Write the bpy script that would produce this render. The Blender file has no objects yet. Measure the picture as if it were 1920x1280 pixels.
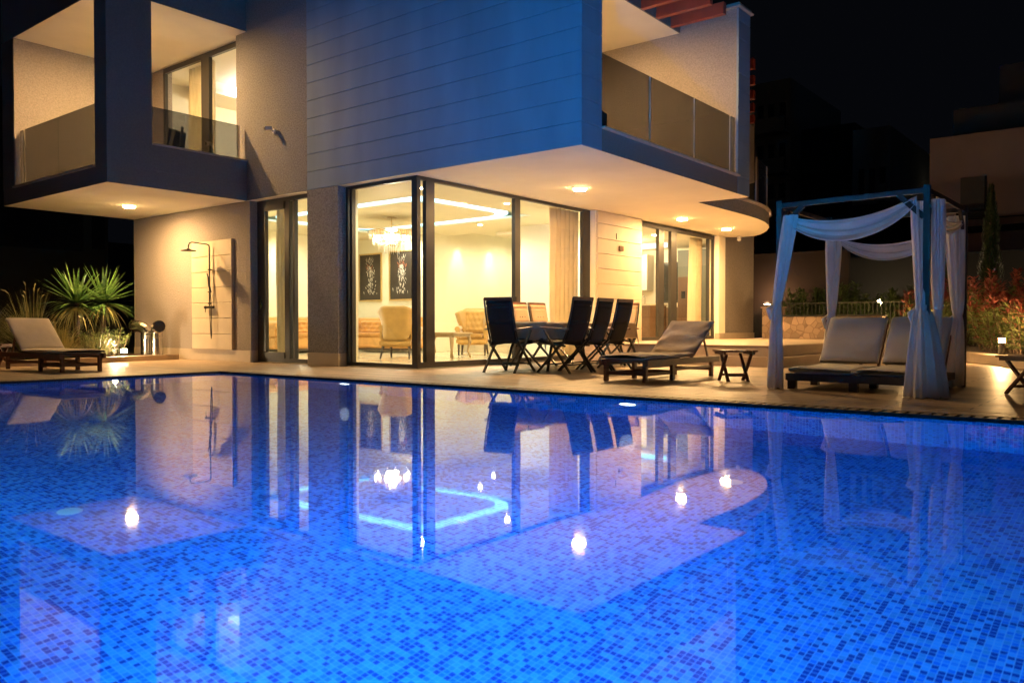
import bpy, bmesh, math, random
from mathutils import Vector, Matrix, Euler
from math import radians as R, sin, cos, pi

S = bpy.context.scene
COL = S.collection
random.seed(7)

# ------------------------------------------------------------------ camera, world, exposure
cam_d = bpy.data.cameras.new('camera')
cam = bpy.data.objects.new('camera', cam_d); COL.objects.link(cam)
YAW, PITCH = math.atan(1218 / 1525.0), R(1.05)
cam.location = (0, 0, 0.67)
fwd = Vector((cos(YAW) * cos(PITCH), sin(YAW) * cos(PITCH), -sin(PITCH)))
cam.rotation_euler = fwd.to_track_quat('-Z', 'Y').to_euler()
cam_d.sensor_width = 36.0
cam_d.lens = 1525.0 / 1920.0 * 36.0
cam_d.clip_start, cam_d.clip_end = 0.05, 600
cam_d.dof.use_dof = True
cam_d.dof.focus_distance = 12.5
cam_d.dof.aperture_fstop = 4.5
S.camera = cam

w = bpy.data.worlds.new('World'); S.world = w; w.use_nodes = True
bg = w.node_tree.nodes['Background']
bg.inputs['Color'].default_value = (0.55, 0.65, 1.0, 1)
bg.inputs['Strength'].default_value = 0.0009

S.view_settings.view_transform = 'Standard'
S.view_settings.look = 'None'
S.view_settings.exposure = 1.65
S.view_settings.gamma = 1.0
S.view_settings.use_curve_mapping = False
S.render.engine = 'CYCLES'
cy = S.cycles
cy.use_denoising = True
try:
    cy.denoiser = 'OPENIMAGEDENOISE'
    cy.denoising_input_passes = 'RGB_ALBEDO_NORMAL'
except Exception:
    pass
cy.max_bounces = 9
cy.diffuse_bounces = 4
cy.glossy_bounces = 5
cy.transmission_bounces = 8
cy.transparent_max_bounces = 10
cy.sample_clamp_indirect = 4.0
cy.sample_clamp_direct = 0
cy.caustics_reflective = True
cy.caustics_refractive = True
cy.blur_glossy = 0.6

WARM = (1.0, 0.585, 0.225)
WARM2 = (1.0, 0.74, 0.42)


def light(name, loc, power, color=WARM, radius=0.05, parent=None, kind='POINT', aim=None, angle=120, blend=0.6):
    d = bpy.data.lights.new(name, kind)
    d.energy = power; d.color = color
    if kind == 'AREA':
        d.shape = 'DISK'; d.size = radius * 2
    else:
        d.shadow_soft_size = radius
    if kind == 'SPOT':
        d.spot_size = R(angle); d.spot_blend = blend
    o = bpy.data.objects.new(name, d); COL.objects.link(o)
    if aim is not None:
        o.rotation_euler = Vector(aim).to_track_quat('-Z', 'Y').to_euler()
    o.location = loc
    if parent is not None:
        o.parent = parent
        o.location = Vector(loc) - parent.location
    return o


# ------------------------------------------------------------------ materials
def nt(name):
    m = bpy.data.materials.new(name); m.use_nodes = True
    t = m.node_tree; t.nodes.clear()
    out = t.nodes.new('ShaderNodeOutputMaterial')
    return m, t, out


def N(t, kind, **kw):
    n = t.nodes.new('ShaderNode' + kind)
    for k, v in kw.items():
        if k.startswith('i_'):
            n.inputs[k[2:].replace('_', ' ')].default_value = v
        else:
            setattr(n, k, v)
    return n


def L(t, a, b): t.links.new(a, b)


def c4(c): return (c[0], c[1], c[2], 1)


def mat(name, col, rough=0.6, metal=0.0, var=0.12, vscale=3.0, bump=0.0, bscale=60.0, col2=None, spec=0.5,
        sheen=0.0, trans=0.0, bdist=0.004, detail=4.0, stretch=None):
    m, t, out = nt(name)
    p = N(t, 'BsdfPrincipled')
    p.inputs['Roughness'].default_value = rough
    p.inputs['Metallic'].default_value = metal
    p.inputs['Specular IOR Level'].default_value = spec
    if sheen: p.inputs['Sheen Weight'].default_value = sheen
    tc = N(t, 'TexCoord'); src = tc.outputs['Object']
    if stretch:
        mp = N(t, 'Mapping'); mp.inputs['Scale'].default_value = stretch
        L(t, src, mp.inputs['Vector']); src = mp.outputs['Vector']
    n = N(t, 'TexNoise'); n.inputs['Scale'].default_value = vscale; n.inputs['Detail'].default_value = detail
    L(t, src, n.inputs['Vector'])
    mx = N(t, 'Mix', data_type='RGBA')
    a = [max(0, c * (1 - var)) for c in col]
    b = list(col2) if col2 else [min(1, c * (1 + var)) for c in col]
    mx.inputs['A'].default_value = c4(a); mx.inputs['B'].default_value = c4(b)
    cr = N(t, 'MapRange'); cr.inputs['From Min'].default_value = .3; cr.inputs['From Max'].default_value = .7
    L(t, n.outputs['Fac'], cr.inputs['Value']); L(t, cr.outputs['Result'], mx.inputs['Factor'])
    L(t, mx.outputs['Result'], p.inputs['Base Color'])
    if bump:
        n2 = N(t, 'TexNoise'); n2.inputs['Scale'].default_value = bscale; n2.inputs['Detail'].default_value = 5
        L(t, src, n2.inputs['Vector'])
        bp = N(t, 'Bump'); bp.inputs['Strength'].default_value = bump; bp.inputs['Distance'].default_value = bdist
        L(t, n2.outputs['Fac'], bp.inputs['Height']); L(t, bp.outputs['Normal'], p.inputs['Normal'])
    if trans:
        tr = N(t, 'BsdfTranslucent'); L(t, mx.outputs['Result'], tr.inputs['Color'])
        ms = N(t, 'MixShader'); ms.inputs['Fac'].default_value = trans
        L(t, p.outputs[0], ms.inputs[1]); L(t, tr.outputs[0], ms.inputs[2]); L(t, ms.outputs[0], out.inputs['Surface'])
    else:
        L(t, p.outputs[0], out.inputs['Surface'])
    return m


def emit(name, col, strength):
    m, t, out = nt(name)
    e = N(t, 'Emission'); e.inputs['Color'].default_value = c4(col); e.inputs['Strength'].default_value = strength
    L(t, e.outputs[0], out.inputs['Surface'])
    return m


def glass_thin(name, tint=(0.93, 0.96, 0.94), refl=1.0, ior=1.5, smoke=0.0, smoke_col=(.05, .05, .045)):
    """flat architectural glass: lets light and view through, mirrors by angle; smoke adds a grey film"""
    m, t, out = nt(name)
    tr = N(t, 'BsdfTransparent'); tr.inputs['Color'].default_value = c4(tint)
    gl = N(t, 'BsdfGlossy'); gl.inputs['Roughness'].default_value = 0.0
    gl.inputs['Color'].default_value = (refl, refl, refl, 1)
    fr = N(t, 'Fresnel'); geo = N(t, 'NewGeometry')
    mi = N(t, 'MapRange'); mi.inputs['To Min'].default_value = ior; mi.inputs['To Max'].default_value = 1 / ior
    L(t, geo.outputs['Backfacing'], mi.inputs['Value']); L(t, mi.outputs[0], fr.inputs['IOR'])
    ms = N(t, 'MixShader')
    # same reflectance from both sides of the pane
    L(t, fr.outputs[0], ms.inputs['Fac'])
    if smoke > 0:
        df = N(t, 'BsdfDiffuse'); df.inputs['Color'].default_value = c4(smoke_col)
        m2 = N(t, 'MixShader'); m2.inputs['Fac'].default_value = smoke
        L(t, tr.outputs[0], m2.inputs[1]); L(t, df.outputs[0], m2.inputs[2])
        L(t, m2.outputs[0], ms.inputs[1])
    else:
        L(t, tr.outputs[0], ms.inputs[1])
    L(t, gl.outputs[0], ms.inputs[2]); L(t, ms.outputs[0], out.inputs['Surface'])
    return m


def mosaic(name, axes, cell=0.0265, light_c=(0.11, 0.40, 0.90), mid_c=(0.02, 0.20, 0.80), dark_c=(0.003, 0.03, 0.34), grout=(0.30, 0.52, 0.92)):
    """pool mosaic: 5 cm glass tiles mixed at random from three blues, pale grout"""
    m, t, out = nt(name)
    tc = N(t, 'TexCoord'); sp = N(t, 'SeparateXYZ'); L(t, tc.outputs['Object'], sp.inputs[0])
    cb = N(t, 'CombineXYZ')
    L(t, sp.outputs[axes[0]], cb.inputs[0]); L(t, sp.outputs[axes[1]], cb.inputs[1])
    sc = N(t, 'VectorMath', operation='SCALE'); sc.inputs['Scale'].default_value = 1 / cell
    L(t, cb.outputs[0], sc.inputs[0])
    fl = N(t, 'VectorMath', operation='FLOOR'); L(t, sc.outputs[0], fl.inputs[0])
    fr = N(t, 'VectorMath', operation='FRACTION'); L(t, sc.outputs[0], fr.inputs[0])
    wn = N(t, 'TexWhiteNoise', noise_dimensions='2D'); L(t, fl.outputs[0], wn.inputs['Vector'])
    rp = N(t, 'ValToRGB'); rp.color_ramp.interpolation = 'CONSTANT'
    e = rp.color_ramp.elements
    e[0].position = 0; e[0].color = c4(dark_c)
    e[1].position = 0.30; e[1].color = c4(mid_c)
    for pos, c in ((0.52, light_c), (0.74, tuple(x * .8 for x in light_c)), (0.88, (0.06, 0.28, 0.84))):
        q = e.new(pos); q.color = c4(c)
    nz = N(t, 'TexNoise'); nz.inputs['Scale'].default_value = 0.055; nz.inputs['Detail'].default_value = 1.5; L(t, sc.outputs[0], nz.inputs['Vector'])
    ad = N(t, 'Math', operation='MULTIPLY_ADD'); ad.inputs[1].default_value = 0.55; L(t, nz.outputs['Fac'], ad.inputs[0])
    sb = N(t, 'Math', operation='SUBTRACT'); sb.inputs[1].default_value = 0.275; L(t, wn.outputs['Value'], sb.inputs[0]); L(t, sb.outputs[0], ad.inputs[2])
    L(t, ad.outputs[0], rp.inputs['Fac'])
    s2 = N(t, 'SeparateXYZ'); L(t, fr.outputs[0], s2.inputs[0])

    def edge(sock):
        a = N(t, 'Math', operation='SUBTRACT'); a.inputs[1].default_value = 0.5; L(t, sock, a.inputs[0])
        b = N(t, 'Math', operation='ABSOLUTE'); L(t, a.outputs[0], b.inputs[0])
        c = N(t, 'Math', operation='GREATER_THAN'); c.inputs[1].default_value = 0.435; L(t, b.outputs[0], c.inputs[0])
        return c.outputs[0]
    mxm = N(t, 'Math', operation='MAXIMUM'); L(t, edge(s2.outputs[0]), mxm.inputs[0]); L(t, edge(s2.outputs[1]), mxm.inputs[1])
    mx = N(t, 'Mix', data_type='RGBA'); L(t, mxm.outputs[0], mx.inputs['Factor'])
    L(t, rp.outputs['Color'], mx.inputs['A']); mx.inputs['B'].default_value = c4(grout)
    p = N(t, 'BsdfPrincipled'); L(t, mx.outputs['Result'], p.inputs['Base Color'])
    p.inputs['Roughness'].default_value = 0.45
    L(t, p.outputs[0], out.inputs['Surface'])
    return m


def water_mat():
    m, t, out = nt('pool_water')
    g = N(t, 'BsdfGlass'); g.inputs['IOR'].default_value = 1.333; g.inputs['Roughness'].default_value = 0.025
    g.inputs['Color'].default_value = (0.93, 0.98, 1.0, 1)
    tc = N(t, 'TexCoord')
    n = N(t, 'TexNoise'); n.inputs['Scale'].default_value = 80.0; n.inputs['Detail'].default_value = 1.0
    L(t, tc.outputs['Object'], n.inputs['Vector'])
    n2 = N(t, 'TexNoise'); n2.inputs['Scale'].default_value = 0.9; n2.inputs['Detail'].default_value = 1.0
    L(t, tc.outputs['Object'], n2.inputs['Vector'])
    b = N(t, 'Bump'); b.inputs['Strength'].default_value = 1.0; b.inputs['Distance'].default_value = 0.00001
    L(t, n.outputs['Fac'], b.inputs['Height'])
    b2 = N(t, 'Bump'); b2.inputs['Strength'].default_value = 1.0; b2.inputs['Distance'].default_value = 0.0012
    L(t, n2.outputs['Fac'], b2.inputs['Height']); L(t, b.outputs[0], b2.inputs['Normal'])
    L(t, b2.outputs[0], g.inputs['Normal'])
    tr = N(t, 'BsdfTransparent'); ms = N(t, 'MixShader'); ms.inputs['Fac'].default_value = 0.015
    L(t, g.outputs[0], ms.inputs[1]); L(t, tr.outputs[0], ms.inputs[2]); L(t, ms.outputs[0], out.inputs['Surface'])
    return m


def tile_mat(name, col, sx=1.2, sy=0.2, gap=0.008, rough=0.32, gapc=(0.06, 0.045, 0.035), var=0.12, off=0.5, bumpy=0.25):
    """rectangular floor tiles/planks sx by sy metres laid along y, wood-like streaks"""
    m, t, out = nt(name)
    tc = N(t, 'TexCoord')
    mp = N(t, 'Mapping'); mp.inputs['Rotation'].default_value = (0, 0, R(90)); L(t, tc.outputs['Object'], mp.inputs[0])
    br = N(t, 'TexBrick'); br.offset = off; br.inputs['Scale'].default_value = 1.0
    br.inputs['Brick Width'].default_value = sx; br.inputs['Row Height'].default_value = sy
    br.inputs['Mortar Size'].default_value = gap; br.inputs['Mortar Smooth'].default_value = 0.1
    br.inputs['Color1'].default_value = c4([c * (1 - var) for c in col]); br.inputs['Color2'].default_value = c4([c * (1 + var) for c in col])
    br.inputs['Mortar'].default_value = c4(gapc)
    L(t, mp.outputs[0], br.inputs['Vector'])
    mp2 = N(t, 'Mapping'); mp2.inputs['Scale'].default_value = (28, 1.6, 10); L(t, tc.outputs['Object'], mp2.inputs[0])
    n = N(t, 'TexNoise'); n.inputs['Scale'].default_value = 1; n.inputs['Detail'].default_value = 5; L(t, mp2.outputs[0], n.inputs['Vector'])
    mx = N(t, 'Mix', data_type='RGBA', blend_type='MULTIPLY'); mx.inputs['Factor'].default_value = 1
    mr = N(t, 'MapRange'); mr.inputs['From Min'].default_value = .25; mr.inputs['From Max'].default_value = .75
    mr.inputs['To Min'].default_value = .78; mr.inputs['To Max'].default_value = 1.1
    L(t, n.outputs['Fac'], mr.inputs['Value'])
    L(t, br.outputs['Color'], mx.inputs['A']); L(t, mr.outputs[0], mx.inputs['B'])
    n3 = N(t, 'TexNoise'); n3.inputs['Scale'].default_value = 1.3; n3.inputs['Detail'].default_value = 5; L(t, tc.outputs['Object'], n3.inputs['Vector'])
    mw = N(t, 'MapRange'); mw.inputs['From Min'].default_value = .3; mw.inputs['From Max'].default_value = .7; mw.inputs['To Min'].default_value = 1 - var; mw.inputs['To Max'].default_value = 1 + var * .5
    L(t, n3.outputs['Fac'], mw.inputs['Value'])
    m3 = N(t, 'Mix', data_type='RGBA', blend_type='MULTIPLY'); m3.inputs['Factor'].default_value = 1
    L(t, mx.outputs['Result'], m3.inputs['A']); L(t, mw.outputs[0], m3.inputs['B'])
    p = N(t, 'BsdfPrincipled'); L(t, m3.outputs['Result'], p.inputs['Base Color'])
    mr3 = N(t, 'MapRange'); mr3.inputs['To Min'].default_value = rough - .1; mr3.inputs['To Max'].default_value = rough + .15
    L(t, n3.outputs['Fac'], mr3.inputs['Value']); L(t, mr3.outputs[0], p.inputs['Roughness'])
    bp = N(t, 'Bump'); bp.inputs['Strength'].default_value = bumpy; bp.inputs['Distance'].default_value = 0.003
    ad = N(t, 'Math', operation='MULTIPLY_ADD'); ad.inputs[1].default_value = -1.0
    L(t, br.outputs['Fac'], ad.inputs[0]); L(t, n.outputs['Fac'], ad.inputs[2])
    L(t, ad.outputs[0], bp.inputs['Height']); L(t, bp.outputs[0], p.inputs['Normal'])
    L(t, p.outputs[0], out.inputs['Surface'])
    return m


def rubble_mat(name):
    m, t, out = nt(name)
    tc = N(t, 'TexCoord'); v = N(t, 'TexVoronoi', feature='DISTANCE_TO_EDGE'); v.inputs['Scale'].default_value = 5.5
    v2 = N(t, 'TexVoronoi'); v2.inputs['Scale'].default_value = 5.5
    L(t, tc.outputs['Object'], v.inputs['Vector']); L(t, tc.outputs['Object'], v2.inputs['Vector'])
    g = N(t, 'Math', operation='LESS_THAN'); g.inputs[1].default_value = 0.03; L(t, v.outputs['Distance'], g.inputs[0])
    hs = N(t, 'HueSaturation'); hs.inputs['Color'].default_value = (0.30, 0.21, 0.15, 1)
    sx = N(t, 'SeparateXYZ'); L(t, v2.outputs['Color'], sx.inputs[0])
    mr = N(t, 'MapRange'); mr.inputs['To Min'].default_value = .6; mr.inputs['To Max'].default_value = 1.35
    L(t, sx.outputs[0], mr.inputs['Value']); L(t, mr.outputs[0], hs.inputs['Value'])
    mx = N(t, 'Mix', data_type='RGBA'); L(t, g.outputs[0], mx.inputs['Factor']); L(t, hs.outputs[0], mx.inputs['A'])
    mx.inputs['B'].default_value = (0.17, 0.11, 0.08, 1)
    p = N(t, 'BsdfPrincipled'); p.inputs['Roughness'].default_value = .8; L(t, mx.outputs['Result'], p.inputs['Base Color'])
    bp = N(t, 'Bump'); bp.inputs['Strength'].default_value = .8; bp.inputs['Distance'].default_value = .03
    L(t, v.outputs['Distance'], bp.inputs['Height']); L(t, bp.outputs[0], p.inputs['Normal'])
    L(t, p.outputs[0], out.inputs['Surface'])
    return m


def leaf_mat(name, c1, c2, rough=0.42, rt=0.25):
    m, t, out = nt(name)
    tc = N(t, 'TexCoord'); n = N(t, 'TexNoise'); n.inputs['Scale'].default_value = 14; n.inputs['Detail'].default_value = 2
    L(t, tc.outputs['Object'], n.inputs['Vector'])
    mr = N(t, 'MapRange'); mr.inputs['From Min'].default_value = .35; mr.inputs['From Max'].default_value = .65
    L(t, n.outputs['Fac'], mr.inputs['Value'])
    mx = N(t, 'Mix', data_type='RGBA'); mx.inputs['A'].default_value = c4(c1); mx.inputs['B'].default_value = c4(c2)
    L(t, mr.outputs[0], mx.inputs['Factor'])
    p = N(t, 'BsdfPrincipled'); p.inputs['Roughness'].default_value = rough; L(t, mx.outputs['Result'], p.inputs['Base Color'])
    tr = N(t, 'BsdfTranslucent'); L(t, mx.outputs['Result'], tr.inputs['Color'])
    ms = N(t, 'MixShader'); ms.inputs['Fac'].default_value = rt
    L(t, p.outputs[0], ms.inputs[1]); L(t, tr.outputs[0], ms.inputs[2]); L(t, ms.outputs[0], out.inputs['Surface'])
    return m


M = {}
M['clad'] = mat('grey_cladding', (0.21, 0.29, 0.37), .75, var=.13, vscale=1.6, stretch=(1, 1, .3), bump=.35, bscale=170, bdist=.003)
M['stucco'] = mat('grey_stucco', (0.23, 0.22, 0.22), .85, var=.28, vscale=38, bump=1.0, bscale=42, bdist=.022)
M['stucco_dark'] = mat('dark_grey_stucco', (0.19, 0.175, 0.165), .85, var=.10, vscale=45, bump=.8, bscale=95, bdist=.008)
M['stucco_warm'] = mat('sand_stucco', (0.29, 0.255, 0.235), .85, var=.16, vscale=38, bump=.9, bscale=42, bdist=.016)
M['white'] = mat('white_plaster', (0.84, 0.78, 0.63), .8, var=.04, vscale=1.5, bump=.25, bscale=25, bdist=.003)
M['stone'] = mat('pale_limestone', (0.56, 0.48, 0.36), .6, var=.07, vscale=2.5, bump=.2, bscale=50)
M['plinth'] = mat('plinth_stone', (0.48, 0.40, 0.31), .5, var=.08, vscale=3, bump=.2, bscale=40)
M['alu'] = mat('anthracite_frame', (0.035, 0.033, 0.032), .38, var=.1, spec=.5)
M['alu_light'] = mat('bronze_profile', (0.10, 0.095, 0.085), .35, var=.1)
M['glass'] = glass_thin('window_glass')
M['rail_glass'] = glass_thin('smoked_railing_glass', tint=(.48, .49, .50), smoke=.05, smoke_col=(.12, .12, .12))
M['sill'] = mat('sill_stone', (0.50, 0.44, 0.38), .45, var=.08)
M['deck'] = tile_mat('deck_tiles', (0.47, 0.345, 0.235), 1.2, 0.2, rough=.40, var=.17, gapc=(.05, .035, .025), bumpy=.4)
M['deck_edge'] = mat('pool_coping', (0.40, 0.31, 0.22), .45, var=.1, vscale=4, bump=.2)
M['grate'] = mat('grating_plastic', (0.30, 0.24, 0.18), .5, var=.1)
M['black'] = mat('channel_black', (0.006, 0.006, 0.008), .6)
M['tile_floor'] = mosaic('mosaic_floor', ('X', 'Y'))
M['tile_wx'] = mosaic('mosaic_wall_long', ('Y', 'Z'))
M['tile_wy'] = mosaic('mosaic_wall_short', ('X', 'Z'))
M['water'] = water_mat()
M['wood'] = mat('red_brown_hardwood', (0.115, 0.042, 0.022), .45, var=.35, vscale=3, stretch=(2, 2, 22), bump=.15, bscale=20)
M['wood_grey'] = mat('weathered_teak', (0.16, 0.11, 0.08), .6, var=.25, vscale=3, stretch=(2, 20, 2), bump=.2, bscale=20)
M['red_wood'] = mat('red_stained_beam', (0.36, 0.055, 0.025), .5, var=.15, vscale=3)
M['cushion'] = mat('beige_cushion', (0.56, 0.47, 0.37), .9, var=.07, vscale=4, bump=.5, bscale=9, bdist=.01, sheen=.2)
M['cushion_w'] = mat('offwhite_cushion', (0.66, 0.60, 0.53), .9, var=.06, vscale=3, bump=.4, bscale=8, bdist=.01, sheen=.2)
M['towel'] = mat('taupe_cushion', (0.42, 0.32, 0.235), .95, var=.10, vscale=6, bump=.6, bscale=11, bdist=.012, sheen=.3)
M['pad'] = mat('tan_chair_pad', (0.34, 0.24, 0.16), .9, var=.07, vscale=5, bump=.4, bscale=30)
M['sling'] = mat('black_sling_fabric', (0.012, 0.011, 0.010), .8, spec=.25, var=.2, bump=.3, bscale=300, bdist=.001)
M['chairmetal'] = mat('black_tube_steel', (0.014, 0.012, 0.010), .35, var=.2)
M['cloth'] = mat('taupe_tablecloth', (0.40, 0.33, 0.26), .85, var=.08, vscale=5, bump=.3, bscale=30)
M['drape'] = mat('white_voile', (0.86, 0.82, 0.77), .9, var=.05, vscale=6, bump=.4, bscale=16, bdist=.008, trans=.28)
M['post'] = mat('dark_teak_post', (0.05, 0.036, 0.030), .5, var=.25, vscale=3, stretch=(6, 6, 1))
M['steel'] = mat('brushed_steel', (0.55, 0.52, 0.48), .22, metal=1, var=.1, vscale=8, stretch=(1, 1, 14), bump=.05, bscale=40)
M['steel_black'] = mat('black_shower_metal', (0.022, 0.015, 0.010), .3, metal=.3, var=.2)
M['int_wall'] = mat('interior_cream_wall', (0.77, 0.73, 0.54), .7, var=.02)
M['int_white'] = mat('interior_white_wall', (0.86, 0.80, 0.66), .7, var=.02)
M['int_ceiling'] = mat('interior_ceiling', (0.82, 0.77, 0.58), .7, var=.02)
M['int_floor'] = tile_mat('interior_marble_floor', (0.62, 0.52, 0.34), 1.2, 1.2, gap=.004, rough=.16, gapc=(.4, .33, .2), var=.03, off=0, bumpy=.02)
M['velvet'] = mat('mustard_velvet', (0.52, 0.30, 0.07), .7, var=.12, vscale=5, sheen=.5, bump=.15, bscale=10)
M['velvet_o'] = mat('amber_velvet', (0.58, 0.29, 0.06), .7, var=.12, vscale=5, sheen=.5, bump=.15, bscale=10)
M['darkwood'] = mat('dark_chair_leg', (0.07, 0.05, 0.035), .4, var=.2)
M['goldwood'] = mat('champagne_table', (0.42, 0.30, 0.15), .35, var=.15, vscale=4)
M['gold'] = mat('gold_frame', (0.62, 0.44, 0.18), .35, metal=.7, var=.1)
M['canvas'] = mat('dark_print', (0.035, 0.026, 0.018), .6, var=.2)
M['print'] = mat('pale_print_strokes', (0.55, 0.52, 0.46), .7, var=.3, vscale=40)
M['print_red'] = mat('rust_print_strokes', (0.42, 0.13, 0.06), .7, var=.3, vscale=40)
M['curtain'] = mat('ochre_curtain', (0.80, 0.66, 0.46), .9, var=.06, trans=.4)
M['sheer'] = mat('cream_curtain', (0.84, 0.76, 0.58), .9, var=.05, trans=.45)
M['brown_panel'] = mat('brown_lacquer', (0.15, 0.085, 0.05), .3, var=.06)
M['grey_panel'] = mat('grey_cabinet', (0.17, 0.18, 0.14), .4, var=.05)
M['counter'] = mat('pale_counter', (0.62, 0.55, 0.42), .3, var=.05)
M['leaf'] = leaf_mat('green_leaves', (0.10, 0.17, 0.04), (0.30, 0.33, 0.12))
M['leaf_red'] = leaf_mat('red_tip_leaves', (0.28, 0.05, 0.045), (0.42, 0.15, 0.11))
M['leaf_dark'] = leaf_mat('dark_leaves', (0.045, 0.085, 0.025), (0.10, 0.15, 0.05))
M['yucca'] = leaf_mat('yucca_blades', (0.04, 0.11, 0.028), (0.12, 0.22, 0.055), rough=.35, rt=.3)
M['yucca_dry'] = leaf_mat('dry_yucca_blades', (0.27, 0.24, 0.08), (0.36, 0.31, 0.12))
M['grassy'] = leaf_mat('grass_blades', (0.09, 0.13, 0.04), (0.25, 0.22, 0.10))
M['bark'] = mat('bark', (0.12, 0.08, 0.05), .9, var=.3, vscale=20, bump=.8, bscale=30)
M['soil'] = mat('soil', (0.07, 0.045, 0.03), .95, var=.3, vscale=8, bump=.8, bscale=30, bdist=.02)
M['ground'] = mat('ground_earth', (0.06, 0.055, 0.045), .95, var=.3, vscale=1)
M['rubble'] = rubble_mat('rubble_stone')
M['conc'] = mat('terrace_concrete', (0.30, 0.22, 0.17), .8, var=.12, vscale=1.5, bump=.2)
M['bld_pink'] = mat('rose_render', (0.42, 0.30, 0.25), .9, var=.06, vscale=.6)
M['bld_grey'] = mat('dim_render', (0.36, 0.37, 0.32), .9, var=.1, vscale=.3)
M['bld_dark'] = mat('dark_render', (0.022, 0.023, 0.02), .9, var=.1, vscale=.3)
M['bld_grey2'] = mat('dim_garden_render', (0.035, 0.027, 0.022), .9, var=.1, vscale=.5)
M['winpane'] = mat('unlit_window', (0.02, 0.02, 0.022), .12, var=.1)
M['winblind'] = mat('window_shutter', (0.14, 0.125, 0.10), .6, var=.05)
M['plastic_w'] = mat('white_plastic', (0.70, 0.68, 0.64), .4, var=.04)
M['disc'] = mat('pale_pool_fitting', (0.75, 0.86, 0.95), .4, var=.03)
M['fence'] = mat('dark_fence_metal', (0.03, 0.035, 0.03), .5, var=.1)
M['glow'] = emit('ceiling_lamp_glow', (1.0, 0.80, 0.50), 28)
M['glow_ch'] = emit('chandelier_bulb', (1.0, 0.88, 0.68), 60)
M['glow_led'] = emit('cove_led', (0.42, 0.84, 1.0), 1.3)
M['glow_led_w'] = emit('cove_led_warm', (0.8, 0.86, 1.0), 1.6)
M['glow_edge'] = emit('lamp_edge_glow', (1.0, 0.62, 0.26), 22)
M['glow_g'] = emit('garden_lamp_glow', (1.0, 0.72, 0.42), 40)
M['glow_far'] = emit('far_lamp_glow', (1.0, 0.85, 0.6), 2.0)
M['glow_pool'] = emit('pool_lamp_glow', (0.75, 0.9, 1.0), 3.5)
M['crystal'] = mat('crystal_drops', (1.0, 0.96, 0.88), .15, var=.05, trans=.45)


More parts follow.
